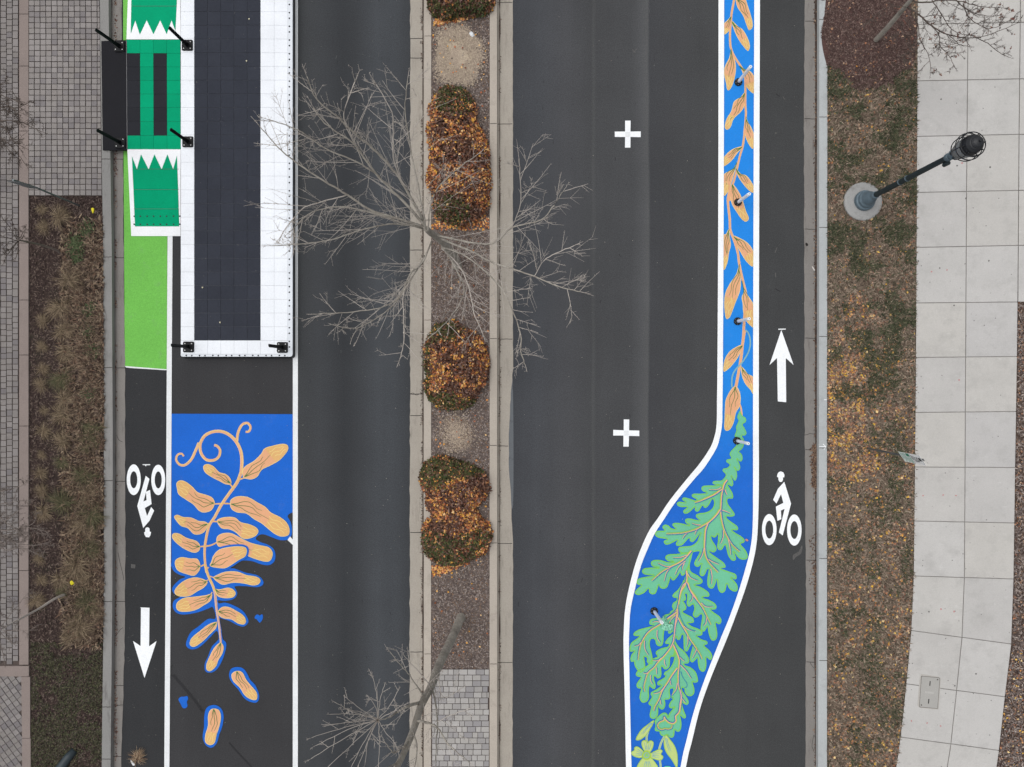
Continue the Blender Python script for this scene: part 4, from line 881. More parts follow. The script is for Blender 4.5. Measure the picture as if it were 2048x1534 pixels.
# ramps and crossing
def zr(x, y): return ZP if 79 <= y <= 298 else (ZP-(y-298)*.225/174 if y > 298 else max(.02, ZP-(79-y)*.225/174))
rampW = m_paint('white_ramp', A(250, 252, 255), .3, .65)
V, Fc = prism([(254.6, 298.6), (361.2, 298.6), (361.2, 472), (262.5, 472)], 0.0, lambda x, y: zr(x, y)); mesh_obj('ramp', V, Fc, rampW, parent=plat)
V, Fc = prism([(259, -95), (361.2, -95), (361.2, 78.6), (252.8, 78.6)], 0.0, lambda x, y: zr(x, y)); mesh_obj('ramp', V, Fc, rampW, parent=plat)
r1 = T(0, 0, 3.298)
pp = Paint(.003, zr)
pp.poly(r1([(870, 1030), (903, 1117), (930, 1018), (980, 1117), (1018, 1018), (1066, 1117), (1104, 1018), (1142, 1117), (1167, 1025), (1175, 1250), (1182, 1493), (890, 1493), (880, 1250), (874, 1120)]), T_GREEN, 0, False)
for y in (1115, 1250, 1378): pp.ribbon(r1([(882, y), (1180, y)]), .5, SEAM, 3, smooth=False)
pp.build('ramp_pattern', plat); pp = Paint(.003, zr)
pp.poly(r1([(868, -280), (866, 0), (862, 222), (892, 135), (922, 228), (967, 133), (1012, 225), (1056, 133), (1099, 225), (1131, 133), (1157, 205), (1167, 0), (1170, -280)]), T_GREEN, 0, False)
for y in (40,): pp.ribbon(r1([(866, y), (1165, y)]), .5, SEAM, 3, smooth=False)
pp.build('ramp_pattern', plat)
cx_ = [253.5, 280.3, 307, 333.8, 361]; cy_ = [79.2, 106.5, 133.7, 160.8, 188, 215.3, 242.8, 271, 298.3]
gc, bc = [], []
for i in range(4):
    for j in range(8):
        s = j/8*0
        ((bc) if i in (0, 2) and 1 <= j <= 6 else gc).append((cx_[i]+(j-3.5)*.1, cy_[j], cx_[i+1]+(j-3.5)*.1, cy_[j+1]))
tiles(gc, T_GREEN, 'green_deck', g=.22); tiles(bc[:6], T_BLACK, 'black_deck', g=.22); tiles(bc[6:], T_BLACK, 'black_deck', g=.22)
V, Fc = prism([(253.3, 79.4), (361.3, 79.4), (361.3, 298), (254.2, 298)], .02, ZP-.012); mesh_obj('deck_frame', V, Fc, SEAM, parent=plat)
V, Fc = prism([(202.5, 82), (252.8, 80), (254.4, 299.5), (205.6, 300.3)], .165, lambda x, y: .19+(x-203)/50*.065); mesh_obj('kerb_plate', V, Fc, m_rubber('black_plate', A(37, 37, 41), .12), parent=plat)
pe = Paint(.0, lambda x, y: .257); pe.ribbon([(252.9, 81), (254.3, 299)], .9, m_plain('hinge_metal', A(120, 120, 122), .5), 0, smooth=False); pe.build('hinge_strip', plat)
# bolt heads, one mesh shared by every copy
BOLT = m_plain('bolt_black', A(34, 36, 42), .5)
V, Fc = lathe([(.022, -.004), (.022, .003), (.014, .007)], 0, 0, 10)
bolt0 = None
def bolt(x, y, z):
    global bolt0
    if bolt0 is None: bolt0 = mesh_obj('bolt', V, Fc, BOLT); bolt0.parent = plat; o = bolt0
    else: o = bolt0.copy(); C.objects.link(o); o.parent = plat
    o.location = P(x, y, z)
y = 694
for r in range(26):
    bolt(578.7, y, ZP+.001); bolt(578.7, y-11.2, ZP+.001); y -= 27.4
for k in range(8): bolt(372.5+26.6*k, 711, ZP+.001); bolt(383.5+26.6*k, 711.2, ZP+.001)
for x in (885, 926, 971, 1013, 1058, 1099, 1145, 1186):
    for yy in (1426, 1479): bolt(x/3.298, yy/3.298, zr(0, yy/3.298)+.002)

# ---- black flexible marker posts: square foot with four bolts, channel-shaped blade
PB = m_plain('black_plastic', A(18, 19, 22), .6, .2); PBW = m_plain('bolt_pale', A(214, 214, 214), .5)
def black_post(x, y, z, dx, dy, tilt, label, rz=0):
    """foot centre px, top px"""
    fx, fy, _ = P(x, y, z); root = thing('marker_post', label, 'marker post', (fx, fy, z), 'black marker posts on the boarding platform')
    s = .148; r = .035; q = []
    for (sx, sy, a0) in ((1, 1, 0), (-1, 1, 90), (-1, -1, 180), (1, -1, 270)):
        for a in (0, 30, 60, 90):
            an = math.radians(a0+a); q.append((sx*(s-r)+r*math.cos(an), sy*(s-r)+r*math.sin(an)))
    n = len(q); V = [(fx+a, fy+b, z+.002) for a, b in q]+[(fx+a, fy+b, z+.022) for a, b in q]+[(fx+a*.9, fy+b*.9, z+.03) for a, b in q]
    Fc = [tuple(range(n-1, -1, -1)), tuple(range(2*n, 3*n))]
    for k in (0, n):
        for i in range(n): j = (i+1) % n; Fc.append((k+i, k+j, k+n+j, k+n+i))
    mesh_obj('foot', V, Fc, PB, parent=root)
    for sx, sy in ((-1, -1), (1, -1), (1, 1), (-1, 1)):
        V, Fc = lathe([(.016, z+.028), (.016, z+.036), (.010, z+.04)], fx+sx*.092, fy+sy*.092, 10); mesh_obj('bolt', V, Fc, PBW, parent=root)
    h = 1.0; tx, ty, tz = P(dx, dy, z+h)
    # blade: C-section swept upward
    d = Vector((tx-fx, ty-fy, 0)); an = math.atan2(d.y, d.x) if d.length > .02 else 0
    sec = []
    W = .046
    for k in range(9):
        a = math.radians(-100+200*k/8); sec.append((W*.55*math.cos(a)-.02, W*math.sin(a)))
    for k in range(8, -1, -1):
        a = math.radians(-100+200*k/8); sec.append(((W-.008)*.5*math.cos(a)-.026, (W-.009)*math.sin(a)))
    th = math.atan2(767-y, x-1024)+.35
    V = []; m = len(sec); steps = 7
    for k in range(steps+1):
        t = k/steps; px_, py_, pz_ = fx+(tx-fx)*t, fy+(ty-fy)*t, z+.03+(h-.03)*t
        wsc = 1.35-.35*min(1, t*4)
        for a, b in sec: V.append((px_+(a*math.cos(th)-b*math.sin(th))*wsc, py_+(a*math.sin(th)+b*math.cos(th))*wsc, pz_))
    Fc = []
    for k in range(steps):
        for i in range(m): j = (i+1) % m; Fc.append((k*m+i, k*m+j, (k+1)*m+j, (k+1)*m+i))
    for k in (0, steps):
        for i in range(8): a = k*m+i; b = k*m+i+1; c_i = k*m+(m-2-i); d_i = k*m+(m-1-i); Fc.append((a, b, c_i, d_i))
    mesh_obj('blade', V, Fc, PB, parent=root)
    return root
black_post(239, 93, .255, 190.5, 59, 0, 'black post at the upper corner of the black kerb plate')
black_post(240.5, 286, .255, 193, 260, 0, 'black post at the lower corner of the black kerb plate')
black_post(375, 91, ZP, 337.5, 55, 0, 'black post on the white deck just right of the upper green crossing corner')
black_post(376, 284, ZP, 340, 258.5, 0, 'black post on the white deck just right of the lower green crossing corner')
black_post(377.5, 694, ZP, 342, 691, 0, 'black post at the bottom left corner of the white deck')
black_post(565, 695, ZP, 537, 691.5, 0, 'black post at the bottom right corner of the white deck')

# ---- white tubular posts on the blue strip
PW = m_plain('white_post_plastic', A(240, 244, 248), .45, .4); PD = m_plain('black_rubber', A(24, 24, 28), .7, .3)
def white_post(x, y, tx_, ty_, label):
    fx, fy, _ = P(x, y, .03); root = thing('tubular_post', label, 'marker post', (fx, fy, .01), 'white tubular posts along the blue mural')
    V, Fc = lathe([(.108, .012), (.108, .035), (.09, .05), (.05, .062), (.048, .07)], fx, fy, 24); mesh_obj('foot', V, Fc, PD, parent=root, smooth=False)
    for k in range(6):
        a = k*math.pi/3+.3; V, Fc = lathe([(.008, .04), (.008, .053)], fx+.078*math.cos(a), fy+.078*math.sin(a), 8); mesh_obj('bolt', V, Fc, PBW, parent=root)
    t = P(tx_, ty_, .92); base = Vector((fx, fy, .05)); top = Vector(t)
    V, Fc = tube([base+(top-base)*(k/8) for k in range(9)], .046, .043, 16); mesh_obj('tube', V, Fc, PW, parent=root, smooth=True)
    V, Fc = tube([top-(top-base).normalized()*.01, top+(top-base).normalized()*.012], .045, .04, 16); cp = mesh_obj('cap', V, Fc, PW, parent=root)
    V, Fc = tube([top+(top-base).normalized()*.006, top+(top-base).normalized()*.0135], .016, .016, 12); mesh_obj('cap_hole', V, Fc, m_plain('cap_hole_grey', A(150, 156, 160)), parent=root)
    return root
white_post(1477, 164, 1501, 133.5, 'white post standing on the blue strip nearest the top of the vine')
white_post(1476, 404.5, 1498.5, 388, 'white post whose foot covers a peanut leaf, left of the lamp base')
white_post(1475.5, 642.5, 1498.5, 637.5, 'white post on the blue strip level with the tip of the up arrow')
white_post(1474, 881.5, 1496.5, 887, 'white post where the oak leaves begin and the blue strip starts to widen')
white_post(1308.5, 1222.5, 1324, 1245.5, 'white post in the wide lower part of the mural, next to crumpled mint sheet')

# ---- crumpled mint sheet by the lowest post
def crumple(name, pts, z, amp, mat, label, cat):
    q = smooth_path(pts, True, 3); cx = sum(a for a, b in q)/len(q); cy = sum(b for a, b in q)/len(q); V = []; Fc = []; R_ = 7; n = len(q)
    for r in range(R_+1):
        for i, (x, y) in enumerate(q):
            k = 1-r/(R_+.6); X = cx+(x-cx)*k; Y = cy+(y-cy)*k
            zz = z+.004+amp*abs(mnoise.noise(Vector((X*.22, Y*.22, 1.3))))*(1 if r else .2)+amp*.5*(r/R_)
            V.append(P(X, Y, zz))
    for r in range(R_):
        for i in range(n): j = (i+1) % n; Fc.append((r*n+i, r*n+j, (r+1)*n+j, (r+1)*n+i))
    Fc.append(tuple(R_*n+i for i in range(n)))
    o = mesh_obj(name, V, Fc, mat); m = o.modifiers.new('thickness', 'SOLIDIFY'); m.thickness = .002
    return tag(o, label, cat)
c7 = T(1240, 1220, 7.67)
q = NM('mint_sheet', .6, .3); colr = q.ramp(q.noise(14, 6, rough=.8), [(.40, A(60, 90, 84)), (.46, A(150, 220, 190)), (.6, A(170, 232, 206))]); q.bump(q.noise(22, 4), .6, .02); MINT = q.done(colr)
crumple('crumpled_sheet', c7([(660, 85), (690, 130), (720, 130), (728, 180), (770, 220), (810, 225), (818, 280), (780, 318), (690, 315), (650, 290), (630, 250), (655, 200), (650, 140)]), .035, .13, MINT, 'crumpled mint green sheet lying beside the lowest white post', 'litter')

# ================================================================== STREET LAMP
LX, LY, _ = P(1722, 405, 0.05)
lamp = thing('street_lamp', 'tall dark green street lamp with caged acorn head on a round concrete footing', 'street lamp', (LX, LY, .1))
GRN = m_plain('lamp_green_paint', A(34, 48, 52), .42, .5, v=.12); GRL = m_plain('lamp_base_paint', A(92, 108, 118), .5, .4, v=.12, sc_=9); LB_ = m_plain('lamp_black', A(36, 38, 42), .5, .4)
V, Fc = lathe([(.515, .05), (.53, .13), (.525, .17), (.505, .185), (.46, .20), (.30, .215)], LX, LY, 48)
mesh_obj('footing', V, Fc, m_concrete('footing_concrete', A(158, 158, 157), (110, 106, 102), .8), parent=lamp)
V, Fc = lathe([(.275, .205), (.275, .30), (.262, .33), (.235, .345), (.228, .36), (.22, .42), (.19, .46), (.185, .48), (.17, .56), (.14, .66), (.105, .74), (.098, .80), (.10, .83), (.085, .86)], LX, LY, 24)
mesh_obj('base', V, Fc, GRL, parent=lamp)
V = []; Fc = []; prof = [(.073, .82), (.071, 1.6), (.069, 2.4), (.066, 3.2), (.062, 3.96)]; sg = 32
for r, z in prof:
    for i in range(sg): a = 2*math.pi*i/sg; rr = r*(1 if i % 2 else .9); V.append((LX+rr*math.cos(a), LY+rr*math.sin(a), z))
for k in range(len(prof)-1):
    for i in range(sg): j = (i+1) % sg; Fc.append((k*sg+i, k*sg+j, (k+1)*sg+j, (k+1)*sg+i))
mesh_obj('pole', V, Fc, GRN, parent=lamp)
for z in (2.02, 2.34):
    V, Fc = lathe([(.07, z-.012), (.078, z-.008), (.078, z+.008), (.07, z+.012)], LX, LY, 24); mesh_obj('clamp_band', V, Fc, GRL, parent=lamp)
V, Fc = lathe([(.062, 3.88), (.085, 3.90), (.092, 3.94), (.085, 3.99), (.062, 4.0), (.062, 4.06), (.10, 4.09), (.115, 4.13), (.10, 4.18), (.115, 4.2), (.125, 4.24)], LX, LY, 28); mesh_obj('collar', V, Fc, GRL, parent=lamp)
V, Fc = lathe([(.05, 3.74), (.05, 3.9)], LX+.03, LY-.11, 14); mesh_obj('photocell', V, Fc, GRN, parent=lamp)
q = NM('frosted_globe', .25, .5); q.b.inputs['Transmission Weight'].default_value = .25; GL = q.done(A(150, 154, 156))
V, Fc = lathe([(.12, 4.23), (.165, 4.32), (.195, 4.44), (.205, 4.56), (.20, 4.68)], LX, LY, 28); mesh_obj('globe', V, Fc, GL, parent=lamp, smooth=True)
V, Fc = lathe([(.212, 4.66), (.215, 4.70), (.205, 4.78), (.19, 4.84), (.15, 4.90), (.13, 4.915), (.128, 4.93), (.10, 4.96), (.05, 4.985), (.028, 4.99), (.025, 5.03), (.008, 5.05)], LX, LY, 36); mesh_obj('cap', V, Fc, LB_, parent=lamp)
for k in range(8):
    a = 2*math.pi*k/8+.2; pr = [(.12, 4.2), (.19, 4.3), (.255, 4.45), (.285, 4.62), (.275, 4.74), (.235, 4.82), (.20, 4.80)]
    V, Fc = tube(smooth_path([(LX+r*math.cos(a), LY+r*math.sin(a), z) for r, z in pr], False, 3), .011, .010, 6); mesh_obj('cage_bar', V, Fc, LB_, parent=lamp, smooth=True)
for r, z in ((.286, 4.64), (.26, 4.78)):
    V, Fc = tube([(LX+r*math.cos(2*math.pi*i/40), LY+r*math.sin(2*math.pi*i/40), z) for i in range(41)], .011, .011, 6); mesh_obj('cage_ring', V, Fc, LB_, parent=lamp, smooth=True)

# ================================================================== SIGNS
GALV = m_plain('galvanised_steel', A(112, 118, 122), .45, .5, .5, v=.15)
def sign(name, label, foot, h, mat=GALV, w_=.045, top=None):
    fx, fy, _ = P(*foot, .12); root = thing(name, label, 'sign', (fx, fy, .12)); return root, fx, fy
root, fx, fy = sign('street_sign', 'white and green parking sign on a grey post in the leafy verge', (1731, 897), 3)
tl, tr_ = Vector(P(1837.7, 910.8, 2.73)), Vector(P(1853, 931.8, 2.73)); bl, br = Vector(P(1795.7, 903, 1.85)), Vector(P(1811, 924, 1.85))
topc, botc = (tl+tr_)/2, (bl+br)/2
ptop = topc+(topc-botc)*.03; axis = (tr_-tl).normalized()
def channel(p0, p1, ax, wd, dp, mat, name, parent):
    nrm = ax.cross((p1-p0).normalized()).normalized(); V = []
    sec = [(-wd/2, 0), (-wd/4, 0), (-wd/4*.8, dp), (wd/4*.8, dp), (wd/4, 0), (wd/2, 0), (wd/2, -.004), (wd/4*.9, -.004), (wd/5*.8, dp-.006), (-wd/5*.8, dp-.006), (-wd/4*.9, -.004), (-wd/2, -.004)]
    for p_ in (p0, p1):
        for a, b in sec: V.append(tuple(p_+ax*a+nrm*b))
    m = len(sec); Fc = [(i, (i+1) % m, m+(i+1) % m, m+i) for i in range(m)]+[tuple(range(m)), tuple(range(2*m-1, m-1, -1))]
    return mesh_obj(name, V, Fc, mat, parent=parent)
pb = Vector((fx, fy, .1)); nrm = axis.cross((topc-botc).normalized()).normalized()
if nrm.z < 0: nrm = -nrm
channel(pb-nrm*.03, ptop-nrm*.03, axis, .06, .028, GALV, 'post', root)
SW = m_plain('sign_white', A(250, 250, 250), .4, .4, v=.04); SG = m_plain('sign_green', A(40, 130, 106), .4, .4, v=.05); SK = m_plain('sign_black', A(40, 44, 46), .5); SPG = m_plain('sign_pale_green', A(236, 244, 240), .4, .4, v=.04)
U = tr_-tl; Vv = bl-tl
def plate(u0, v0, u1, v1, off, th, mat, name):
    q = [tl+U*u+Vv*v+nrm*off for u, v in ((u0, v0), (u1, v0), (u1, v1), (u0, v1))]
    V = [tuple(a) for a in q]+[tuple(a-nrm*th) for a in q]; Fc = [(0, 3, 2, 1), (4, 5, 6, 7)]+[(i, (i+1) % 4, 4+(i+1) % 4, 4+i) for i in range(4)]
    return mesh_obj(name, V, Fc, mat, parent=root)
up = plate(0, 0, 1, .50, 0, .004, SW, 'upper_plate'); lo = plate(0, .505, 1, 1, 0, .004, SPG, 'lower_plate')
parts = []
def bar(u0, v0, u1, v1, mat, name): return plate(u0, v0, u1, v1, .002, .0015, mat, name)
bar(.03, .02, .97, .03, SK, 'border_line'); bar(.03, .47, .97, .48, SK, 'border_line')
for u0, v0, u1, v1 in ((.30, .06, .62, .17), (.28, .20, .40, .25), (.46, .20, .50, .25), (.56, .20, .74, .25), (.30, .28, .36, .32), (.42, .28, .78, .31), (.2, .34, .80, .36), (.2, .39, .8, .405), (.15, .43, .6, .45)): bar(u0, v0, u1, v1, SK, 'lettering')
bar(.04, .52, .34, .68, SG, 'green_panel')
for u0, v0, u1, v1 in ((.40, .53, .95, .56), (.40, .60, .95, .62), (.40, .66, .9, .68), (.08, .73, .92, .75), (.08, .79, .8, .81), (.08, .85, .92, .87), (.08, .92, .7, .94)): bar(u0, v0, u1, v1, SG, 'lettering')
# left sign: plate seen edge-on
fx, fy, _ = P(158, 411, .12); root2 = thing('street_sign', 'grey back of a road sign on a grey post at the planting bed corner', 'sign', (fx, fy, .12))
pt_ = Vector(P(72, 375, 1.95)); pe_ = Vector(P(26, 360, 2.72)); p0 = Vector((fx, fy, .1))
radial = Vector((-869, 408-50, 0)).normalized(); side = Vector((-radial.y, radial.x, 0))
V, Fc = tube([p0, p0+(pt_-p0)*.5, pt_, pe_], .024, .022, 8); mesh_obj('post', V, Fc, GALV, parent=root2)
pdir = (radial*.93+side*.30).normalized()
c0 = pt_+(pe_-pt_)*.02; c1 = pt_+(pe_-pt_)*.97; off = side*.03
V = []
for s_ in (0, .006):
    for cc, d in ((c0, -.16), (c0, .16), (c1, .16), (c1, -.16)): V.append(tuple(cc+pdir*d+off+side*s_))
Fc = [(0, 1, 2, 3), (7, 6, 5, 4), (0, 4, 5, 1), (1, 5, 6, 2), (2, 6, 7, 3), (3, 7, 4, 0)]
mesh_obj('plate', V, Fc, m_plain('sign_back_grey', A(104, 110, 114), .5, .4), parent=root2)

# ================================================================== UTILITY COVER
ux, uy, _ = P(1858, 1383, .17)
box_ = thing('utility_cover', 'grey rectangular utility box cover with two slots, set in the sidewalk', 'utility cover', (ux, uy, .17))
k = T(1820, 1330, 15.34)
CV = m_concrete('cover_polymer', A(172, 170, 166), (140, 136, 132), .4); CVD = m_plain('cover_gap', A(98, 94, 90)); CVS = m_plain('slot_dark', A(44, 42, 42))
def pl(name, pts, z, mat, h=.004):
    V, Fc = prism(k(pts), z-h, z); return mesh_obj(name, V, Fc, mat, parent=box_)
pl('frame', [(340, 285), (375, 280), (880, 365), (930, 385), (945, 440), (885, 1330), (860, 1375), (290, 1310), (245, 1270), (230, 1220), (300, 400)], .172, m_concrete('cover_frame', A(182, 178, 172), (150, 146, 140), .5))
pl('gap', [(345, 350), (365, 335), (880, 382), (910, 395), (922, 425), (855, 1330), (840, 1342), (310, 1300), (290, 1285), (282, 1250)], .174, CVD)
pl('lid', [(358, 362), (375, 350), (875, 394), (897, 405), (908, 430), (843, 1318), (830, 1328), (320, 1285), (303, 1272), (296, 1245)], .178, CV)
pl('slot', [(606, 495), (636, 497), (622, 640), (592, 638)], .1795, CVS, .002); pl('slot', [(566, 1040), (596, 1042), (582, 1186), (552, 1184)], .1795, CVS, .002)
for x, y in ((845, 448), (350, 1228)):
    pl('bolt', [(x+24*math.cos(a*.6283), y+24*math.sin(a*.6283)) for a in range(10)], .1795, CVD, .002)
for x in range(470, 720, 38): pl('raised_letter', [(x, 800+(x-470)*.12), (x+22, 803+(x-470)*.12), (x+20, 860+(x-470)*.12), (x-2, 858+(x-470)*.12)], .1790, m_plain('letter_grey', A(190, 188, 184)) if x == 470 else bpy.data.materials['letter_grey'], .001)

# ---- small litter
def litter(name, pts, z, mat, label, amp=.03, cat='litter'): return crumple(name, pts, z, amp, mat, label, cat)
PAPER = m_plain('paper_white', A(228, 232, 236), .6); YEL = m_plain('yellow_plastic', A(228, 214, 40), .5)
litter('paper_scrap', [(938, 66), (943, 63), (949, 70), (946, 74), (940, 71)], .135, PAPER, 'small white paper scrap at the corner of the bare sandy patch')
litter('wrapper', [(183, 416), (188, 417), (188, 423), (186, 427), (183, 421)], .13, YEL, 'yellow scrap near the top right corner of the left planting bed')
litter('wrapper', [(140, 1164), (144, 1161), (147, 1165), (150, 1166), (146, 1169), (142, 1170)], .2, YEL, 'yellow scrap lying among dry grasses, low in the left bed')
litter('paper_scrap', [(261, 1521), (264, 1522), (270, 1528), (269, 1531), (265, 1530)], .02, PAPER, 'white scrap next to the uprooted weed on the bike lane')
#@@ENDO
#@@PLANTS
crumple('dark_leaf', [(1611, 487), (1614, 486), (1616, 490), (1613, 492)], .014, .02, m_plain('dark_leaf', A(36, 32, 30)), 'black crumpled leaf in the right gutter just above a white stick', 'leaf')
V, Fc = tube([P(1624.5, 533, .02), P(1629, 541, .025)], .014, .018, 7); tag(mesh_obj('white_stick', V, Fc, m_plain('stick_white', A(214, 208, 204))), 'short white stick lying in the right gutter', 'litter')
# ================================================================== PLANTS
def twig_mesh(name, strands, mat, parent):
    """strands: (points, r0, r1, sides)"""
    V = []; Fc = []
    for pts, r0, r1, sd in strands:
        v, f = tube(pts, r0, r1, sd); b = len(V); V += v; Fc += [tuple(i+b for i in q) for q in f]
    return mesh_obj(name, V, Fc, mat, parent=parent, smooth=True)
def rnd_dir(d, ang, up=0.0):
    d = d.normalized(); u = d.cross(Vector((random.random()-.5, random.random()-.5, random.random()-.5))).normalized()
    v = (d*math.cos(ang)+u*math.sin(ang)); v.z += up; return v.normalized()
def grow(out, p, d, L, r, lvl, wob=.065, up=.02, spur=True, dens=1.0):
    n = 6 if lvl == 1 else 4; pts = [p.copy()]; q = p.copy(); dd = d.copy()
    for i in range(n):
        dd = (dd+Vector((random.uniform(-wob, wob), random.uniform(-wob, wob), random.uniform(-wob, wob)+up))).normalized()
        q = q+dd*(L/n); pts.append(q.copy())
    out.append((pts, r, r*.42, 5 if lvl == 1 else 3))
    if spur:
        for i in range(1, n):
            for _ in range(1):
                a = pts[i].lerp(pts[i+1], random.random()); b = a+rnd_dir(pts[i+1]-pts[i], 1.3)*random.uniform(.015, .035); out.append(([a, b], r*.7, r*.5, 3))
    if lvl < 3:
        for i in range(1, n+1):
            if random.random() < (.78 if lvl == 1 else .35)*dens:
                for _ in range(1 if random.random() < .65 else 2):
                    k = random.random(); a = pts[i-1].lerp(pts[i], k)
                    grow(out, a, rnd_dir(pts[i]-pts[i-1], random.uniform(.45, .95), .03), L*random.uniform(.28, .6), max(r*.6, .0036), lvl+1, wob, up, spur and lvl < 2, dens)
def limb(out, pxz, r0, r1, step=.26, L=(.6, 1.25), dens=1.0, start=.25, up=.03, subr=.0082, wob=.06):
    """guided limb: list of (px, py, z)"""
    w_ = [Vector(P(*a)) for a in pxz]; sm = [Vector(a) for a in smooth_path([tuple(v) for v in w_], False, 5)]
    sm = [v+Vector((random.uniform(-.008, .008), random.uniform(-.008, .008), random.uniform(-.008, .008))) if 0 < i < len(sm)-1 else v for i, v in enumerate(sm)]
    out.append((sm, r0, r1, 7)); tot = sum((b-a).length for a, b in zip(sm, sm[1:])); acc = 0; nxt = tot*start
    for a, b in zip(sm, sm[1:]):
        l = (b-a).length
        while nxt < acc+l:
            k = (nxt-acc)/l; p = a.lerp(b, k); t = nxt/tot
            LL = random.uniform(*L)*(1.05-.62*t)
            grow(out, p, rnd_dir(b-a, random.uniform(.55, 1.15), .05), LL, subr*random.uniform(.75, 1.15), 1, wob, up, True, dens)
            nxt += step*random.uniform(.6, 1.4)
        acc += l
    grow(out, sm[-1], (sm[-1]-sm[-3]).normalized(), L[0]*.4, r1, 2, wob, up)
q = NM('bark_grey', .9, .15); q.bump(q.noise(30, 4), .6, .01)
BARK = q.done(q.vary(q.ramp(q.noise(3, 5, rough=.7), [(.3, A(132, 126, 118)), (.6, A(176, 170, 160))]), 25, .82, 1.15))
TWIG = m_plain('twig_pale', A(192, 184, 176), .85, .15, v=.12, sc_=3); TWD = m_plain('twig_brown', A(98, 88, 82), .85, .15, v=.15, sc_=3); TWM = m_plain('twig_grey', A(128, 118, 112), .85, .15, v=.15, sc_=3)

# ---- big bare tree on the median
tz = T(520, 130, 3.0985); ty6 = T(600, 500, 3.531)
def G(t, pts, z0, z1, pw=.8):
    q = t(pts); n = len(q)-1; return [(x, y, z0+(z1-z0)*(i/n)**pw) for i, (x, y) in enumerate(q)]
bx, by, _ = P(914, 530, .13)
tree = thing('bare_tree', 'large leafless tree with wide pale crown in the middle of the median', 'tree', (bx, by, .13))
tr = [(914, 530, .1), (911, 520, .35), (905, 508, 1.0), (893, 492, 1.9), (878, 477, 2.7), (862, 466, 3.3), (852, 457, 3.7)]
tw = smooth_path([P(*a) for a in tr], False, 5)
V, Fc = tube(tw, .135, .062, 12, lambda k, i: (1.25 if i == 0 else 1.1 if i == 1 else 1.0)*(1+.03*math.sin(i*2.1))); mesh_obj('trunk', V, Fc, BARK, parent=tree, smooth=True)
out = []
limbs = [(tz, [(1040, 1020), (930, 890), (800, 760), (700, 650), (620, 540), (570, 480), (400, 360), (330, 260)], 3.5, 6.0, .055),
 (tz, [(1010, 960), (900, 760), (800, 620), (680, 500), (590, 430), (480, 320), (350, 212), (290, 70)], 3.7, 6.6, .052),
 (tz, [(1030, 1010), (880, 960), (700, 905), (540, 805), (400, 720), (240, 615), (110, 510), (0, 380)], 3.5, 5.8, .052),
 (tz, [(740, 690), (600, 600), (400, 515), (230, 400), (60, 340)], 4.6, 6.2, .028),
 (tz, [(1030, 1020), (900, 985), (740, 930), (520, 880), (330, 910), (200, 1020)], 3.4, 5.4, .036),
 (tz, [(960, 1000), (800, 985), (600, 1030), (430, 1085), (240, 1110), (80, 1120)], 3.4, 5.0, .03),
 (ty6, [(930, -60), (870, 80), (780, 170), (700, 330), (560, 410), (330, 440), (130, 452)], 3.3, 5.0, .034),
 (ty6, [(880, 40), (800, 180), (700, 340), (560, 470), (400, 550), (270, 540)], 3.4, 5.4, .028),
 (ty6, [(870, 80), (740, 280), (730, 450), (735, 640), (705, 770)], 3.6, 5.4, .024),
 (tz, [(1080, 1050), (1250, 1090), (1440, 1105), (1560, 1010), (1740, 960), (1820, 870), (1880, 780)], 3.0, 5.2, .038),
 (tz, [(1100, 1070), (1300, 1150), (1430, 1220), (1560, 1260), (1700, 1310), (1840, 1370), (1985, 1405)], 2.8, 5.6, .042),
 (ty6, [(1000, -20), (1180, 50), (1400, 240), (1500, 430), (1560, 600), (1560, 720), (1590, 810)], 3.0, 5.0, .03),
 (ty6, [(1000, -30), (1100, 130), (1160, 290), (1060, 480), (900, 630)], 3.2, 5.2, .028),
 (ty6, [(1000, -10), (1130, 120), (1200, 290), (1230, 450), (1290, 590)], 3.2, 5.0, .024),
 (tz, [(1040, 1030), (1060, 860), (1120, 740), (1230, 640), (1340, 560)], 3.6, 5.4, .026),
 (tz, [(1030, 1020), (990, 800), (930, 500), (900, 280), (915, 90)], 3.8, 6.2, .03),
 (tz, [(900, 760), (830, 600), (825, 450), (815, 290), (720, 120)], 4.4, 6.4, .022),
 (tz, [(620, 540), (560, 440), (520, 300), (590, 100)], 5.0, 6.5, .018),
 (tz, [(1560, 1010), (1610, 880), (1615, 740), (1605, 580)], 4.2, 5.6, .014),
 (tz, [(1700, 1310), (1760, 1210), (1850, 1160), (1945, 1120)], 4.9, 5.8, .014),
 (tz, [(540, 805), (380, 850), (250, 900), (130, 1060)], 4.6, 5.2, .02)]
for t_, pts, z0, z1, r in limbs:
    limb(out, G(t_, pts, z0, z1), r*.62, .008, step=.205, L=(.6, 1.4), dens=.5, start=.12, up=.015, subr=.0066)
twig_mesh('crown', [s for s in out if s[1] > .016], BARK, tree)
twig_mesh('twigs', [s for s in out if s[1] <= .016], TWIG, tree)
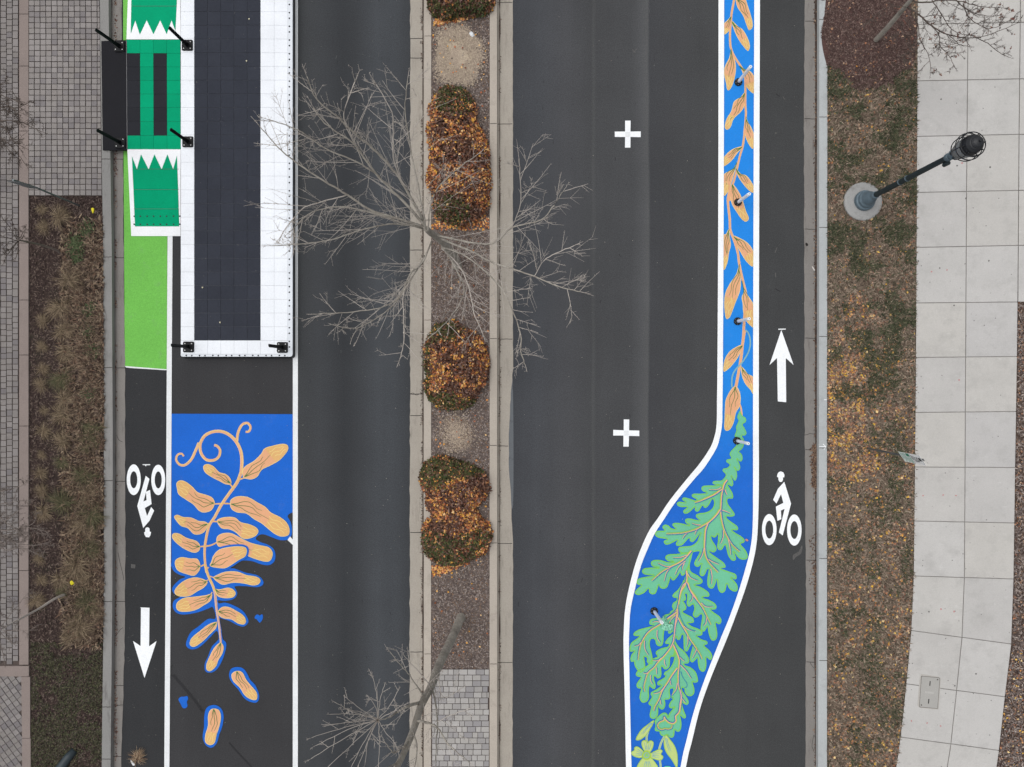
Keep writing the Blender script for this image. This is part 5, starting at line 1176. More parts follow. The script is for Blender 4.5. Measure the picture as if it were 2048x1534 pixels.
# a few dry leaves still on it
# ---- second bare tree at the bottom of the median
tq = T(600, 1134, 3.836)
bx, by, _ = P(923, 1238, .13)
tree2 = thing('bare_tree', 'leaning leafless tree over the pale pavers at the bottom of the median', 'tree', (bx, by, .13))
trz = [(1235, 385, .1), (1215, 430, .5), (1160, 560, 1.4), (1080, 720, 3.0), (1030, 850, 3.9), (1000, 930, 4.4), (930, 1060, 5.4), (880, 1220, 6.2), (800, 1420, 7.0), (700, 1620, 7.9), (640, 1800, 8.5)]
tw = smooth_path([P(*(tq([(x, y)])[0]), z) for x, y, z in trz], False, 4)
V, Fc = tube(tw, .128, .04, 12, lambda k, i: (1.2 if i == 0 else 1.0)*(1+.04*math.sin(i*1.7))); mesh_obj('trunk', V, Fc, BARK, parent=tree2, smooth=True)
out = []
l2 = [([(930, 1040), (850, 1060), (770, 1100), (690, 1150), (600, 1175)], 5.3, 6.9, .045),
 ([(1010, 920), (1040, 1050), (1055, 1190), (1045, 1350), (1040, 1560)], 4.4, 6.8, .03),
 ([(880, 1180), (960, 1190), (1050, 1230), (1150, 1370), (1300, 1500)], 6.0, 7.2, .035),
 ([(960, 1000), (900, 920), (840, 830), (780, 760), (690, 650)], 5.0, 6.8, .02),
 ([(830, 1340), (740, 1420), (690, 1400), (640, 1320)], 6.8, 7.8, .02),
 ([(780, 1450), (720, 1520), (600, 1560)], 7.1, 8.0, .02),
 ([(1020, 880), (1060, 860), (1100, 1000), (1240, 930)], 4.2, 5.6, .014),
 ([(1050, 1190), (1150, 1140), (1310, 1080)], 5.8, 6.4, .012),
 ([(860, 1250), (900, 1400), (870, 1600)], 6.4, 7.4, .022),
 ([(1000, 930), (960, 860), (850, 740), (800, 680)], 4.5, 6.0, .014)]
for pts, z0, z1, r in l2: limb(out, G(tq, pts, z0, z1), r*.8, .006, step=.28, L=(.4, .95), dens=.35, start=.2, up=.02, subr=.0055)
for tip, z1 in (((80, 1475), 7.6), ((215, 1535), 7.8), ((90, 1310), 8.0), ((120, 1370), 7.5), ((230, 1130), 8.3), ((265, 1035), 8.3), ((345, 995), 8.4), ((395, 1530), 7.6), ((440, 1540), 7.4), ((600, 1540), 7.6), ((560, 850), 8.3), ((520, 990), 8), ((760, 930), 7.9), ((720, 1340), 7.6), ((355, 1090), 8), ((650, 900), 8.2), ((210, 1215), 8.1), ((780, 1060), 7.7), ((500, 1500), 8)):
    mx, my = (600+tip[0])/2+random.uniform(-20, 20), (1172+tip[1])/2+random.uniform(-30, 10)
    limb(out, G(tq, [(600, 1172), (mx, my), tip], 6.9, z1), .0068, .0035, step=.42, L=(.22, .5), dens=.12, start=.3, up=.0, subr=.0042)
twig_mesh('crown', [s for s in out if s[1] > .012], BARK, tree2)
twig_mesh('twigs', [s for s in out if s[1] <= .012], TWIG, tree2)
# ---- shrubby tree at the top right
tu = T(1600, 0, 4.261)
bx, by, _ = P(1750, 82, .13)
tree3 = thing('bare_tree', 'small dark twiggy tree in red mulch reaching over the sidewalk slabs, top right', 'tree', (bx, by, .13))
tw = smooth_path([P(*(tu([(x, y)])[0]), z) for x, y, z in [(635, 352, .08), (700, 285, .5), (780, 195, 1.0), (860, 100, 1.55), (940, 5, 2.1), (1040, -110, 2.7)]], False, 4)
V, Fc = tube(tw, .075, .045, 10); mesh_obj('trunk', V, Fc, BARK, parent=tree3, smooth=True)
out = []
l3 = [([(900, 50), (980, 100), (1040, 150), (1120, 220), (1250, 290), (1430, 322), (1600, 300), (1860, 195)], 1.8, 3.2, .024),
 ([(940, 5), (1080, 22), (1200, 0), (1350, 10), (1520, 50), (1740, 70)], 2.1, 3.4, .02), ([(980, 110), (1010, 230), (1020, 330), (1100, 480), (1110, 640)], 2.0, 2.8, .012),
 ([(1120, 220), (1185, 300), (1195, 390), (1270, 480), (1330, 590)], 2.3, 2.9, .011), ([(1500, 322), (1600, 370), (1700, 450), (1790, 490)], 2.7, 3.2, .010),
 ([(1110, -20), (1200, 110), (1250, 200), (1330, 275), (1450, 300)], 2.3, 3.0, .012), ([(1390, 30), (1430, 130), (1520, 210), (1640, 240), (1830, 150)], 2.8, 3.4, .012),
 ([(960, 90), (900, 160), (860, 250), (940, 420), (945, 560)], 1.9, 2.6, .008), ([(900, 60), (760, 60), (650, 120), (580, 200)], 1.9, 2.6, .007), ([(1300, -30), (1420, 80), (1560, 130), (1700, 135)], 2.8, 3.4, .012),
 ([(1040, 150), (1130, 130), (1300, 140)], 2.2, 2.8, .009), ([(1000, 330), (950, 420), (920, 540)], 2.3, 2.8, .007), ([(1270, 300), (1350, 380), (1250, 400), (1120, 410)], 2.5, 2.9, .007)]
for pts, z0, z1, r in l3: limb(out, G(tu, pts, z0, z1), r, .005, step=.17, L=(.2, .62), start=.2, up=.02, subr=.0055)
twig_mesh('crown', out, TWD, tree3)
DL = m_palette('dried_leaf', [(104, 70, 64), (126, 88, 78), (88, 60, 56), (150, 118, 100)])
def leaf_quads(C_, size, tilt=.7, aspect=1.25, n=None):
    """C_: (n,3) centres -> kite-shaped leaves as quads"""
    n = len(C_); a = RNG.random(n)*2*math.pi; s = np.asarray(size)*(.7+.6*RNG.random(n)); t = (RNG.random((n, 2))-.5)*2*tilt
    u = np.stack([np.cos(a), np.sin(a), t[:, 0]], 1); v = np.stack([-np.sin(a), np.cos(a), t[:, 1]], 1); s = s[:, None]
    off = [(-.5*aspect, 0), (.12, -.42), (.5*aspect, -.05), (.16, .45)]
    return np.stack([C_+s*(u*x+v*y) for x, y in off], 1).reshape(-1, 3)
def px_scatter(n, x0, y0, x1, y1, dens=None, inside=None):
    xs_, ys_ = [], []; tot = 0
    while tot < n:
        x = x0+(x1-x0)*RNG.random(n*2); y = y0+(y1-y0)*RNG.random(n*2); k = np.ones(len(x), bool)
        if dens is not None: k &= RNG.random(len(x)) < dens(x, y)
        if inside is not None: k &= inside(x, y)
        xs_.append(x[k]); ys_.append(y[k]); tot += k.sum()
    return np.concatenate(xs_)[:n], np.concatenate(ys_)[:n]
def PX(x, y, z):
    s = (H-z)/F; return np.stack([(x-1024)*s, (767-y)*s, z+0*x], 1)
pts = [Vector(s[0][-1]) for s in out if s[1] < .006]; random.shuffle(pts)
cc = np.array([tuple(p) for p in pts[:70]]); fast_mesh('dried_leaves', leaf_quads(np.repeat(cc, 3, 0)+(RNG.random((len(cc)*3, 3))-.5)*.07, .035), 4, DL, tree3)
# ---- trees along the left edge
bx, by, _ = P(112, 500, .12); t4 = thing('bare_tree', 'thin sapling with a fan of twigs over the left paving, below the road sign', 'tree', (bx, by, .12))
V, Fc = tube(smooth_path([P(122, 508, .08), P(112, 500, .3), P(82, 490, .9), P(57, 484, 1.6), P(36, 480, 2.2)], False, 4), .034, .02, 8); mesh_obj('trunk', V, Fc, TWM, parent=t4, smooth=True)
out = []
for tip, z in (((0, 428), 3), ((24, 440), 2.9), ((52, 450), 2.8), ((-20, 490), 3.1), ((-10, 520), 3), ((10, 515), 2.8), ((50, 463), 2.6), ((-60, 450), 3.4), ((30, 520), 2.6)):
    limb(out, [(36, 482, 2.1), ((36+tip[0])/2+random.uniform(-4, 4), (482+tip[1])/2+random.uniform(-4, 4), (2.1+z)/2), (tip[0], tip[1], z)], .009, .004, step=.2, L=(.15, .4), start=.3, up=.02, subr=.005)
twig_mesh('crown', out, TWD, t4)
bx, by, _ = P(-110, 330, .12); t5 = thing('bare_tree', 'dark bare branches over the left edge paving, above the road sign', 'tree', (bx, by, .12))
tw = smooth_path([P(-85, 335, .1), P(-100, 328, 1.5), P(-125, 315, 3.2)], False, 4); V, Fc = tube(tw, .09, .05, 10); mesh_obj('trunk', V, Fc, BARK, parent=t5, smooth=True)
tv = T(0, 60, 4.51); out = []
for pts in ([(-400, 900), (-150, 820), (0, 815), (180, 830), (300, 885), (410, 930)], [(-400, 900), (-100, 700), (0, 640), (90, 690), (175, 760)], [(-400, 900), (-100, 920), (0, 965), (130, 1080), (250, 1240)], [(-300, 880), (0, 725), (100, 750), (180, 800)],
            [(-350, 850), (-50, 600), (60, 610), (250, 680)], [(-380, 900), (-100, 960), (0, 1010), (80, 1080), (180, 1180)], [(-300, 700), (-60, 520), (60, 480)], [(-350, 800), (0, 700), (160, 700), (260, 650)], [(-200, 850), (20, 870), (120, 1000), (240, 1070)]):
    limb(out, G(tv, pts, 3.0, 4.2), .016, .005, step=.2, L=(.25, .6), start=.4, up=.02, subr=.0055)
twig_mesh('crown', out, TWD, t5)
bx, by, _ = P(131, 1189, .12); t6 = thing('bare_tree', 'pale slanting sapling crossing the concrete band at lower left', 'tree', (bx, by, .12))
tw = smooth_path([P(133, 1188, .08), P(112, 1196, .5), P(80, 1216, 1.05), P(40, 1238, 1.8), P(-5, 1262, 2.6)], False, 4); V, Fc = tube(tw, .036, .02, 9, lambda k, i: 1+.12*math.sin(i*1.3)); mesh_obj('trunk', V, Fc, TWIG, parent=t6, smooth=True)
out = []
for tip, z in (((60, 1180), 3.2), ((30, 1290), 3.0), ((-20, 1200), 3.6), ((70, 1260), 2.8), ((10, 1330), 3.4), ((-50, 1300), 3.6)):
    limb(out, [(-5, 1262, 2.5), ((tip[0]-5)/2, (1262+tip[1])/2, (2.5+z)/2), (*tip, z)], .008, .004, step=.22, L=(.2, .5), start=.2, up=.02, subr=.005)
twig_mesh('crown', out, TWM, t6)
bx, by, _ = P(-90, 990, .12); t7 = thing('bare_tree', 'bare twigs over the left paving, level with the upside down cyclist', 'tree', (bx, by, .12))
tw = smooth_path([P(-70, 990, .1), P(-85, 1000, 1.5), P(-110, 1010, 3.0)], False, 4); V, Fc = tube(tw, .08, .05, 10); mesh_obj('trunk', V, Fc, BARK, parent=t7, smooth=True)
te = T(0, 850, 4.487); out = []
for pts in ([(-400, 750), (-100, 730), (0, 710), (130, 690), (250, 680)], [(-400, 760), (-50, 780), (0, 830), (120, 920), (250, 985)], [(-400, 760), (-50, 980), (60, 985), (250, 990)], [(-400, 760), (0, 1000), (100, 970), (300, 880), (320, 740)], [(-300, 800), (0, 1050), (90, 1020), (180, 960)],
            [(-400, 760), (0, 880), (60, 850), (180, 760)], [(-300, 760), (0, 1100), (200, 1100), (400, 1190)], [(-300, 720), (0, 600), (150, 560), (240, 520)], [(-300, 760), (40, 1000), (250, 1080), (440, 1050)], [(-300, 760), (0, 940), (230, 915), (420, 960)]):
    limb(out, G(te, pts, 2.8, 4.0), .015, .004, step=.2, L=(.22, .55), start=.4, up=.02, subr=.005)
twig_mesh('crown', out, TWM, t7)

# ================================================================== SHRUBS with caught autumn leaves
q = NM('shrub_green', .8, .2); col = q.ramp(q.geo.outputs['Random Per Island'], [(0, A(68, 74, 44)), (.2, A(82, 90, 54)), (.4, A(98, 102, 64)), (.6, A(58, 62, 40)), (.8, A(116, 108, 74)), (.93, A(76, 96, 62))], 'CONSTANT'); SHG = q.done(col)
SHB = m_palette('shrub_twig_brown', [(118, 90, 74), (90, 66, 56), (144, 108, 88), (78, 52, 46), (150, 124, 112), (104, 74, 64), (124, 98, 92), (124, 84, 64)])
SHO = m_palette('autumn_leaf', [(222, 152, 90), (190, 116, 72), (236, 182, 114), (156, 94, 66), (226, 164, 114), (128, 78, 56), (218, 162, 82), (242, 202, 146), (182, 112, 80), (230, 172, 78), (140, 84, 64), (208, 138, 90)], v=.1)
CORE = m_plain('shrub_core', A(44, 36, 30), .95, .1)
def shrub(label, lumps, nb=5200, ng=3600, no=2300, ghot=None, ocut=.47, dark=()):
    cx = sum(l[0] for l in lumps)/len(lumps); cy = sum(l[1] for l in lumps)/len(lumps)
    fx, fy, _ = P(cx, cy, .12); root = thing('shrub', label, 'shrub', (fx, fy, .12), 'leaf-strewn shrubs along the median')
    parts = []
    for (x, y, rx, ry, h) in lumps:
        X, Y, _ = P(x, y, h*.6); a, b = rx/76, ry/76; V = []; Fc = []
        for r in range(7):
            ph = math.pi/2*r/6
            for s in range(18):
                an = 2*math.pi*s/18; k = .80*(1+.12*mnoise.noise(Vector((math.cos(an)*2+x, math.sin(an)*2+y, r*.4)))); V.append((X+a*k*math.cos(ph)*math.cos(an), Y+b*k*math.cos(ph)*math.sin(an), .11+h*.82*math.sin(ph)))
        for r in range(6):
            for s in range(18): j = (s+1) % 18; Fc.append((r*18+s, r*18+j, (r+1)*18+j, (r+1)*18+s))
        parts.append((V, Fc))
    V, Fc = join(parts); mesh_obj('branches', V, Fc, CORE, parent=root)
    def cloud(n, lo=.80, hi=1.10):
        out = []; w_ = np.array([l[2]*l[3] for l in lumps], float); w_ /= w_.sum(); idx = RNG.choice(len(lumps), n, p=w_)
        L_ = np.array(lumps)[idx]; an = RNG.random(n)*2*math.pi; sz = RNG.random(n)**.8; cz = np.sqrt(1-sz*sz)
        s = (H-L_[:, 4]*.6)/F; X = (L_[:, 0]-1024)*s; Y = (767-L_[:, 1])*s
        nz = fbm(np.cos(an)*2.2+L_[:, 0]*.37+10, np.sin(an)*2.2+L_[:, 1]*.21+sz*2+10)
        k = (lo+(hi-lo)*RNG.random(n))*(.86+.28*nz)
        return np.stack([X+L_[:, 2]/76*k*cz*np.cos(an), Y+L_[:, 3]/76*k*cz*np.sin(an), .12+L_[:, 4]*k*sz], 1), cz, an
    def mask(c_, sc_=2.1, o=0): return fbm((c_[:, 0]+50)*sc_+o, (c_[:, 1]+50)*sc_+o*.7)
    nb = int(nb*1.25); c1, cz, an = cloud(nb*2); m1 = mask(c1); fast_mesh('twigs', leaf_quads(c1[:nb], .038, 1.2, 2.2), 4, SHB, root)
    c2, cz, an = cloud(ng*4); g = ghot(c2, cz, an) if ghot else cz > .8
    c2 = c2[g][:ng]; fast_mesh('foliage', leaf_quads(c2+np.array([0, 0, .012]), .042, 1.3, 2.0), 4, SHG, root)
    c3, cz, an = cloud(no*6, .93, 1.09); m3 = .55*mask(c3, 2.6, 3)+.45*mask(c3, 9, 5)+.20*(RNG.random(len(c3))-.5); k = m3 > ocut
    gk = ghot(c3, cz, an) if ghot else cz > .8
    k &= ~(gk & (RNG.random(len(c3)) < .8))
    u_ = 1024+c3[:, 0]*F/(H-.45); v_ = 767-c3[:, 1]*F/(H-.45)
    for a, b, r_ in dark: k &= ~((np.hypot(u_-a, v_-b) < r_*(1.2-.6*RNG.random(len(u_)))) & (RNG.random(len(u_)) < .82))
    c3 = c3[k][:no]; fast_mesh('caught_leaves', leaf_quads(c3+np.array([0, 0, .012]), .034+.034*RNG.random(len(c3)), .9, 1.2), 4, SHO, root)
    return root
def g_dir(*angs, lim=.62, w_=.9):
    """green where the surface is low and faces one of these compass angles (deg, 0 = right, 90 = up in the photo)"""
    def f(c_, cz, an):
        k = np.zeros(len(cz), bool)
        for a in angs: k |= (np.cos(an-math.radians(a)) > w_-.55*RNG.random(len(cz))) & (cz > lim+.25*(RNG.random(len(cz))-.5))
        return k
    return f
def g_dir2(sp_):
    def f(c_, cz, an):
        k = np.zeros(len(cz), bool); u = 1024+c_[:, 0]*F/(H-.45); v = 767-c_[:, 1]*F/(H-.45)
        for a, b, ra, rb in sp_: k |= np.hypot((u-a)/ra, (v-b)/rb) < 1.15-.5*RNG.random(len(cz))
        return k
    return f
shrub('shrub cut off by the top edge of the photo, above the bare sandy patch', [(892, 2, 38, 34, .5), (925, -14, 50, 44, .55), (958, -6, 32, 34, .5)], ghot=g_dir(180, 220, 270, 150), no=1500, ocut=.56)
shrub('long shrub between the bare sandy patch and the large bare tree', [(905, 218, 48, 46, .5), (906, 262, 54, 52, .55), (916, 310, 58, 54, .55), (914, 356, 60, 54, .55), (922, 400, 58, 50, .55), (940, 340, 42, 90, .5)], ghot=g_dir2([(905, 195, 44, 38), (900, 425, 40, 34)]), nb=14000, ng=4600, no=5000, ocut=.485, dark=[(915, 300, 26), (930, 240, 20), (905, 405, 34), (945, 375, 20), (880, 330, 14)])
shrub('round shrub between the large bare tree and the dull sandy patch', [(900, 698, 52, 54, .55), (914, 738, 63, 64, .6), (904, 776, 56, 46, .5), (935, 725, 42, 60, .5)], ghot=g_dir2([(880, 660, 44, 26), (880, 805, 40, 24), (930, 812, 40, 16), (853, 740, 10, 60)]), nb=9500, ng=4200, no=3600, ocut=.49, dark=[(915, 715, 26), (900, 775, 22), (868, 690, 14)])
shrub('shrub with a dark green upper left side, directly below the dull sandy patch', [(888, 955, 48, 42, .5), (922, 972, 54, 46, .5), (902, 1004, 50, 42, .45)], ghot=g_dir2([(868, 945, 40, 34), (925, 935, 60, 20)]), nb=8500, ng=4800, no=2800, ocut=.49, dark=[(915, 1000, 34), (890, 985, 12)])
shrub('shrub with a green lower left rim, lowest on the median', [(900, 1078, 58, 54, .55), (930, 1072, 50, 50, .5), (913, 1044, 50, 40, .45)], ghot=g_dir2([(870, 1095, 44, 34), (905, 1120, 60, 22), (950, 1080, 36, 22)]), nb=8500, ng=5200, no=2600, ocut=.50, dark=[(905, 1045, 30), (905, 1090, 26)])
# leaves drifted at the feet of the shrubs and over the median
x1, y1 = px_scatter(500, 868, 22, 972, 52, lambda x, y: np.clip(1-abs(y-(46-(x-868)*.22))/9, 0, 1))
x2, y2 = px_scatter(520, 864, 1085, 978, 1160, lambda x, y: np.clip(1-abs(y-(1140-((x-864)/114)**2*62))/15, 0, 1)**1.5*(.3+fbm(x*.12, y*.12)))
x3, y3 = px_scatter(300, 864, 430, 978, 460, lambda x, y: .6+0*x)
x4, y4 = px_scatter(240, 864, -80, 978, 1330, lambda x, y: .5+0*x)
x = np.concatenate([x1, x2, x3, x4]); y = np.concatenate([y1, y2, y3, y4])
tag(fast_mesh('fallen_leaves', leaf_quads(PX(x, y, .15+.02*RNG.random(len(x))), .055, .4, 1.1), 4, SHO), kind='stuff')

# ================================================================== GROUND LITTER, MULCH AND GRASS
CHIP = m_palette('median_mulch_chip', [(142, 130, 125), (122, 110, 105), (104, 92, 88), (160, 148, 141), (112, 100, 96), (134, 121, 115), (94, 82, 79), (126, 112, 104), (176, 164, 156), (116, 103, 98), (138, 112, 92)], v=.08)
def chips(name, n, box_, mat, size, z=.14, asp=2.6, dens=None, inside=None, tilt=.6):
    x, y = px_scatter(n, *box_, dens, inside); return tag(fast_mesh(name, leaf_quads(PX(x, y, z+.012*RNG.random(n)), size, tilt, asp), 4, mat), kind='stuff')
sand = lambda x, y: 1-.985*np.clip(2.2-1.45*np.hypot((x-915)/47, (y-110)/58), 0, 1)-.85*np.clip(1.4-np.hypot((x-912)/38, (y-868)/44), 0, 1)
chips('mulch_chips', 42000, (863.5, -120, 978.5, 1337), CHIP, .024, dens=lambda x, y: np.clip(sand(x, y), .012, 1))
SDC = m_palette('sand_crumb', [(184, 168, 149), (172, 157, 140), (192, 176, 156), (156, 141, 127), (166, 150, 134)], v=.05)
for (cx_s, cy_s, ax_, ay_, n_, r0_, r1_) in ((915, 110, 47, 60, 5200, .82, .17), (912, 868, 32, 40, 1500, .45, .45)):
    th = RNG.random(n_)*6.283; rr = (r0_+r1_*RNG.standard_normal(n_))*(.72+.62*fbm(np.cos(th)*1.7+cx_s, np.sin(th)*1.7+cy_s)); x = cx_s+ax_*rr*np.cos(th); y = cy_s+ay_*rr*np.sin(th); k = (x > 865) & (x < 977)
    tag(fast_mesh('sand_crumbs', leaf_quads(PX(x[k], y[k], .143+.01*RNG.random(k.sum())), .03, .4, 1.5), 4, SDC), kind='stuff')
VG = m_palette('dry_grass_blade', [(156, 140, 123), (132, 116, 102), (114, 100, 88), (170, 154, 136), (102, 90, 79), (144, 126, 111), (124, 109, 96)], v=.08)
VGG = m_palette('green_grass_blade', [(90, 95, 72), (72, 79, 58), (104, 105, 82), (82, 87, 70), (97, 96, 75), (64, 71, 54)], v=.08)
eLn = lambda y: np.interp(y, [a[1] for a in eL], [a[0] for a in eL])
inv = lambda x, y: (x < eLn(y)-1) & ~((np.hypot(x-1722, y-405) < 37))
ring = lambda x, y: np.hypot((x-1742)/92, (y-62)/118)+.35*(fbm(x*.05, y*.05+4)-.5) < 1.0
chips('dry_grass', 60000, (1656, -120, 1838, 1650), VG, .034, .135, 4.5, inside=lambda x, y: inv(x, y) & ~ring(x, y), tilt=1.0)
gmask = lambda x, y: np.clip((fbm(x*.028+5, y*.028)-.46)*5, .04, 1)*np.where(y < 800, 1, .3)
chips('green_grass', 21000, (1656, 120, 1838, 1600), VGG, .036, .145, 4.0, dens=gmask, inside=lambda x, y: inv(x, y) & ~ring(x, y), tilt=1.2)
RMC = m_palette('red_mulch_chip', [(98, 77, 74), (84, 68, 64), (110, 91, 85), (74, 58, 56), (90, 73, 68), (128, 109, 102)], v=.08)
chips('red_mulch_chips', 17000, (1642, -120, 1834, 180), RMC, .026, .156, 3.2, inside=lambda x, y: ring(x, y) | (y < 0))
LEAFB = m_palette('brown_leaf', [(158, 120, 100), (134, 98, 82), (180, 144, 118), (110, 80, 70), (194, 162, 136), (144, 106, 90), (168, 130, 102), (100, 76, 66), (176, 122, 92)], v=.1)
LEAFY = m_palette('gold_leaf', [(222, 172, 88), (206, 148, 76), (232, 190, 104), (196, 136, 84), (226, 180, 70), (210, 160, 110), (236, 206, 150)], v=.1)
hot = lambda x, y: np.clip(.10+1.5*np.clip(1-np.hypot((x-1705)/100, (y-800)/230), 0, 1)+.38*np.clip((y-600)/500, 0, 1)*(fbm(x*.03, y*.03)-.25)*2, 0.03, 1)*np.clip((fbm(x*.05+9, y*.05)-.30)*4, .05, 1)
def drift(name, n, box_, mat, size, dens, inside, z=.15): x, y = px_scatter(n, *box_, dens, inside); return tag(fast_mesh(name, leaf_quads(PX(x, y, z+.02*RNG.random(n)), size, .45, 1.15), 4, mat), kind='stuff')
drift('fallen_leaves', 6000, (1656, -60, 1838, 1600), LEAFB, .062, lambda x, y: hot(x, y)*np.where(y > 950, .62, 1), inv)
drift('fallen_leaves', 1500, (1656, 130, 1838, 1600), LEAFY, .070, lambda x, y: hot(x, y)**1.6*np.clip((fbm(x*.09+4, y*.09)-.42)*8, .03, 1), inv)
drift('fallen_leaves', 520, (1656, -60, 1838, 1600), LEAFY, .042, lambda x, y: .5+0*x, lambda x, y: inv(x, y) & ~ring(x, y))
rx = lambda y: np.interp(y, [a[1] for a in eR], [a[0] for a in eR])
inr = lambda x, y: (x > rx(y)+1) & (y > 585)
chips('dry_grass', 14000, (1995, 560, 2130, 1650), CHIP, .034, .135, 3.0, inside=inr)
drift('fallen_leaves', 1500, (1995, 560, 2130, 1650), LEAFB, .045, lambda x, y: .6+0*x, inr); drift('fallen_leaves', 90, (1995, 1300, 2100, 1534), LEAFY, .05, lambda x, y: .5+0*x, inr)
# gutters
gx = np.concatenate([1631+2.2*RNG.standard_normal(700), 1629+3.4*RNG.standard_normal(620), 1625+4*RNG.standard_normal(60), 1631+2*RNG.standard_normal(110)]); gy = np.concatenate([RNG.random(700)*1800-100, 890+RNG.random(620)*85, 1000-RNG.random(60)*110+180, 1130+RNG.random(110)*60])
k = (gx > 1614) & (gx < 1637); tag(fast_mesh('gutter_leaves', leaf_quads(PX(gx[k], gy[k], .02), .035, .6, 1.3), 4, m_palette('gutter_red_leaf', [(108, 84, 72), (86, 66, 58), (128, 104, 88), (72, 58, 52), (146, 122, 102)])), kind='stuff')
gx = 231+1.8*RNG.standard_normal(1300); gy = RNG.random(1300)*1800-100; k = (fbm(gx*0+3, gy*.03) > .5) & (gx > 227) & (gx < 240)
tag(fast_mesh('gutter_leaves', leaf_quads(PX(gx[k], gy[k], .02), .03, .6, 1.5), 4, m_palette('gutter_brown_leaf', [(96, 68, 60), (120, 92, 82), (80, 58, 54), (150, 130, 116)])), kind='stuff')
gx = 1000+1.2*RNG.standard_normal(900); gy = RNG.random(900)*1800-100; k = fbm(gx*0+8, gy*.05) > .52
g2 = 845.5-abs(2.0*RNG.standard_normal(1500)); h2 = RNG.random(1500)*1800-100; k2 = fbm(g2*0+1, h2*.04) > .45
tag(fast_mesh('gutter_leaves', leaf_quads(PX(np.concatenate([gx[k], g2[k2]]), np.concatenate([gy[k], h2[k2]]), .02), .022, .5, 1.8), 4, m_palette('gutter_crumb', [(110, 98, 90), (86, 74, 68), (130, 112, 100), (70, 60, 56)])), kind='stuff')
# pebbles and flecks on the asphalt, specks on the deck
FL = m_palette('pale_fleck', [(176, 172, 164), (140, 138, 134), (196, 190, 176), (112, 108, 100), (160, 150, 130)])
x, y = px_scatter(420, 250, -60, 1610, 1590, None, lambda x, y: ~((x > 815) & (x < 1030)) & ~((x > 345) & (x < 592) & (y < 720)) & ~((x < 362) & (y < 475)))
tag(fast_mesh('grit', leaf_quads(PX(x, y, .036), .014, .3, 1.3), 4, FL), kind='stuff')
x, y = px_scatter(90, 362, -60, 584, 706); tag(fast_mesh('grit', leaf_quads(PX(x, y, .262), .010, .3, 1.5), 4, FL), kind='stuff')
def one(label, pts_, z, mat, cat='leaf', name='fallen_leaf'): return crumple(name, pts_, z, .02, mat, label, cat)
CRM = m_plain('dry_cream_leaf', A(214, 208, 180), .8)
for x, y, l in ((498, 38, 'tiny pale leaf on the charcoal deck, nearest the top edge'), (493, 122, 'tiny pale leaf on the charcoal deck, beside its right edge'), (405, 575, 'tiny pale leaf on the charcoal deck, left of centre above another'), (440, 645, 'tiny pale leaf on the charcoal deck near its bottom end')):
    one(l, [(x-1.6, y-1), (x+1.3, y-1.3), (x+1, y+.7), (x, y+1.7)], ZP+.004, CRM)
one('small pink leaf on blue paint at the tip of an oak lobe', [(1490.5, 1079.5), (1493, 1077.5), (1497, 1081), (1493.5, 1082.5)], .04, m_plain('pink_leaf', A(206, 140, 122), .8))

# ================================================================== LEFT BED: grasses and dead leaves
DEB = m_palette('dead_bracken', [(132, 114, 98), (100, 84, 74), (156, 138, 118), (82, 68, 62), (168, 148, 126), (116, 100, 90), (138, 112, 96), (92, 78, 66)], v=.08)
DK = m_palette('dark_mulch_chip', [(70, 58, 55), (82, 68, 64), (60, 48, 46), (94, 80, 74), (64, 52, 50), (116, 102, 94)], v=.08)
inb = lambda x, y: x < np.interp(y, [a[1] for a in kl], [a[0] for a in kl])-.5
chips('mulch_chips', 24000, (58, 393, 208, 1650), DK, .032, .125, 3.0, inside=inb)
md = lambda x, y: np.clip((x-118)/40, 0, 1)*np.clip((y-430)/40, 0, 1)*np.clip((1300-y)/30, 0, 1)*np.clip((fbm(x*.04, y*.025)-.3)*4, .12, 1)
chips('dead_leaves', 17000, (100, 430, 208, 1300), DEB, .045, .15, 4.2, dens=md, inside=inb, tilt=1.2)
GC = m_palette('ground_cover_leaf', [(72, 74, 58), (86, 88, 66), (62, 62, 50), (106, 104, 80), (78, 76, 62), (110, 100, 92), (66, 66, 52), (82, 70, 64), (94, 98, 72)], v=.1)
mg = lambda x, y: np.clip((fbm(x*.03+2, y*.03)-.34)*5, 0.06, 1)
chips('ground_cover', 15000, (60, 1285, 206, 1660), GC, .030, .14, 1.5, dens=mg, inside=inb, tilt=1.1)
x = np.concatenate([c0+8*RNG.standard_normal(260) for c0, c1 in ((150, 483), (152, 512), (172, 458), (178, 622), (176, 662), (178, 790), (150, 495), (185, 700))]); y = np.concatenate([c1+8*RNG.standard_normal(260) for c0, c1 in ((150, 483), (152, 512), (172, 458), (178, 622), (176, 662), (178, 790), (150, 495), (185, 700))])
WEED = m_palette('weed_green', [(94, 108, 76), (76, 90, 62), (110, 120, 88), (84, 94, 70)]); k = x < 203; tag(fast_mesh('ground_cover', leaf_quads(PX(x[k], y[k], .16+.04*RNG.random(k.sum())), .034, 1.0, 1.6), 4, WEED), kind='stuff')
TAN = m_palette('straw_blade', [(142, 125, 104), (118, 102, 84), (164, 147, 122), (96, 83, 69), (134, 118, 100), (108, 95, 76)], v=.1)
GRB = m_palette('green_blade', [(98, 98, 72), (84, 85, 63), (112, 108, 82), (128, 114, 92), (90, 90, 68), (74, 74, 56)], v=.1)
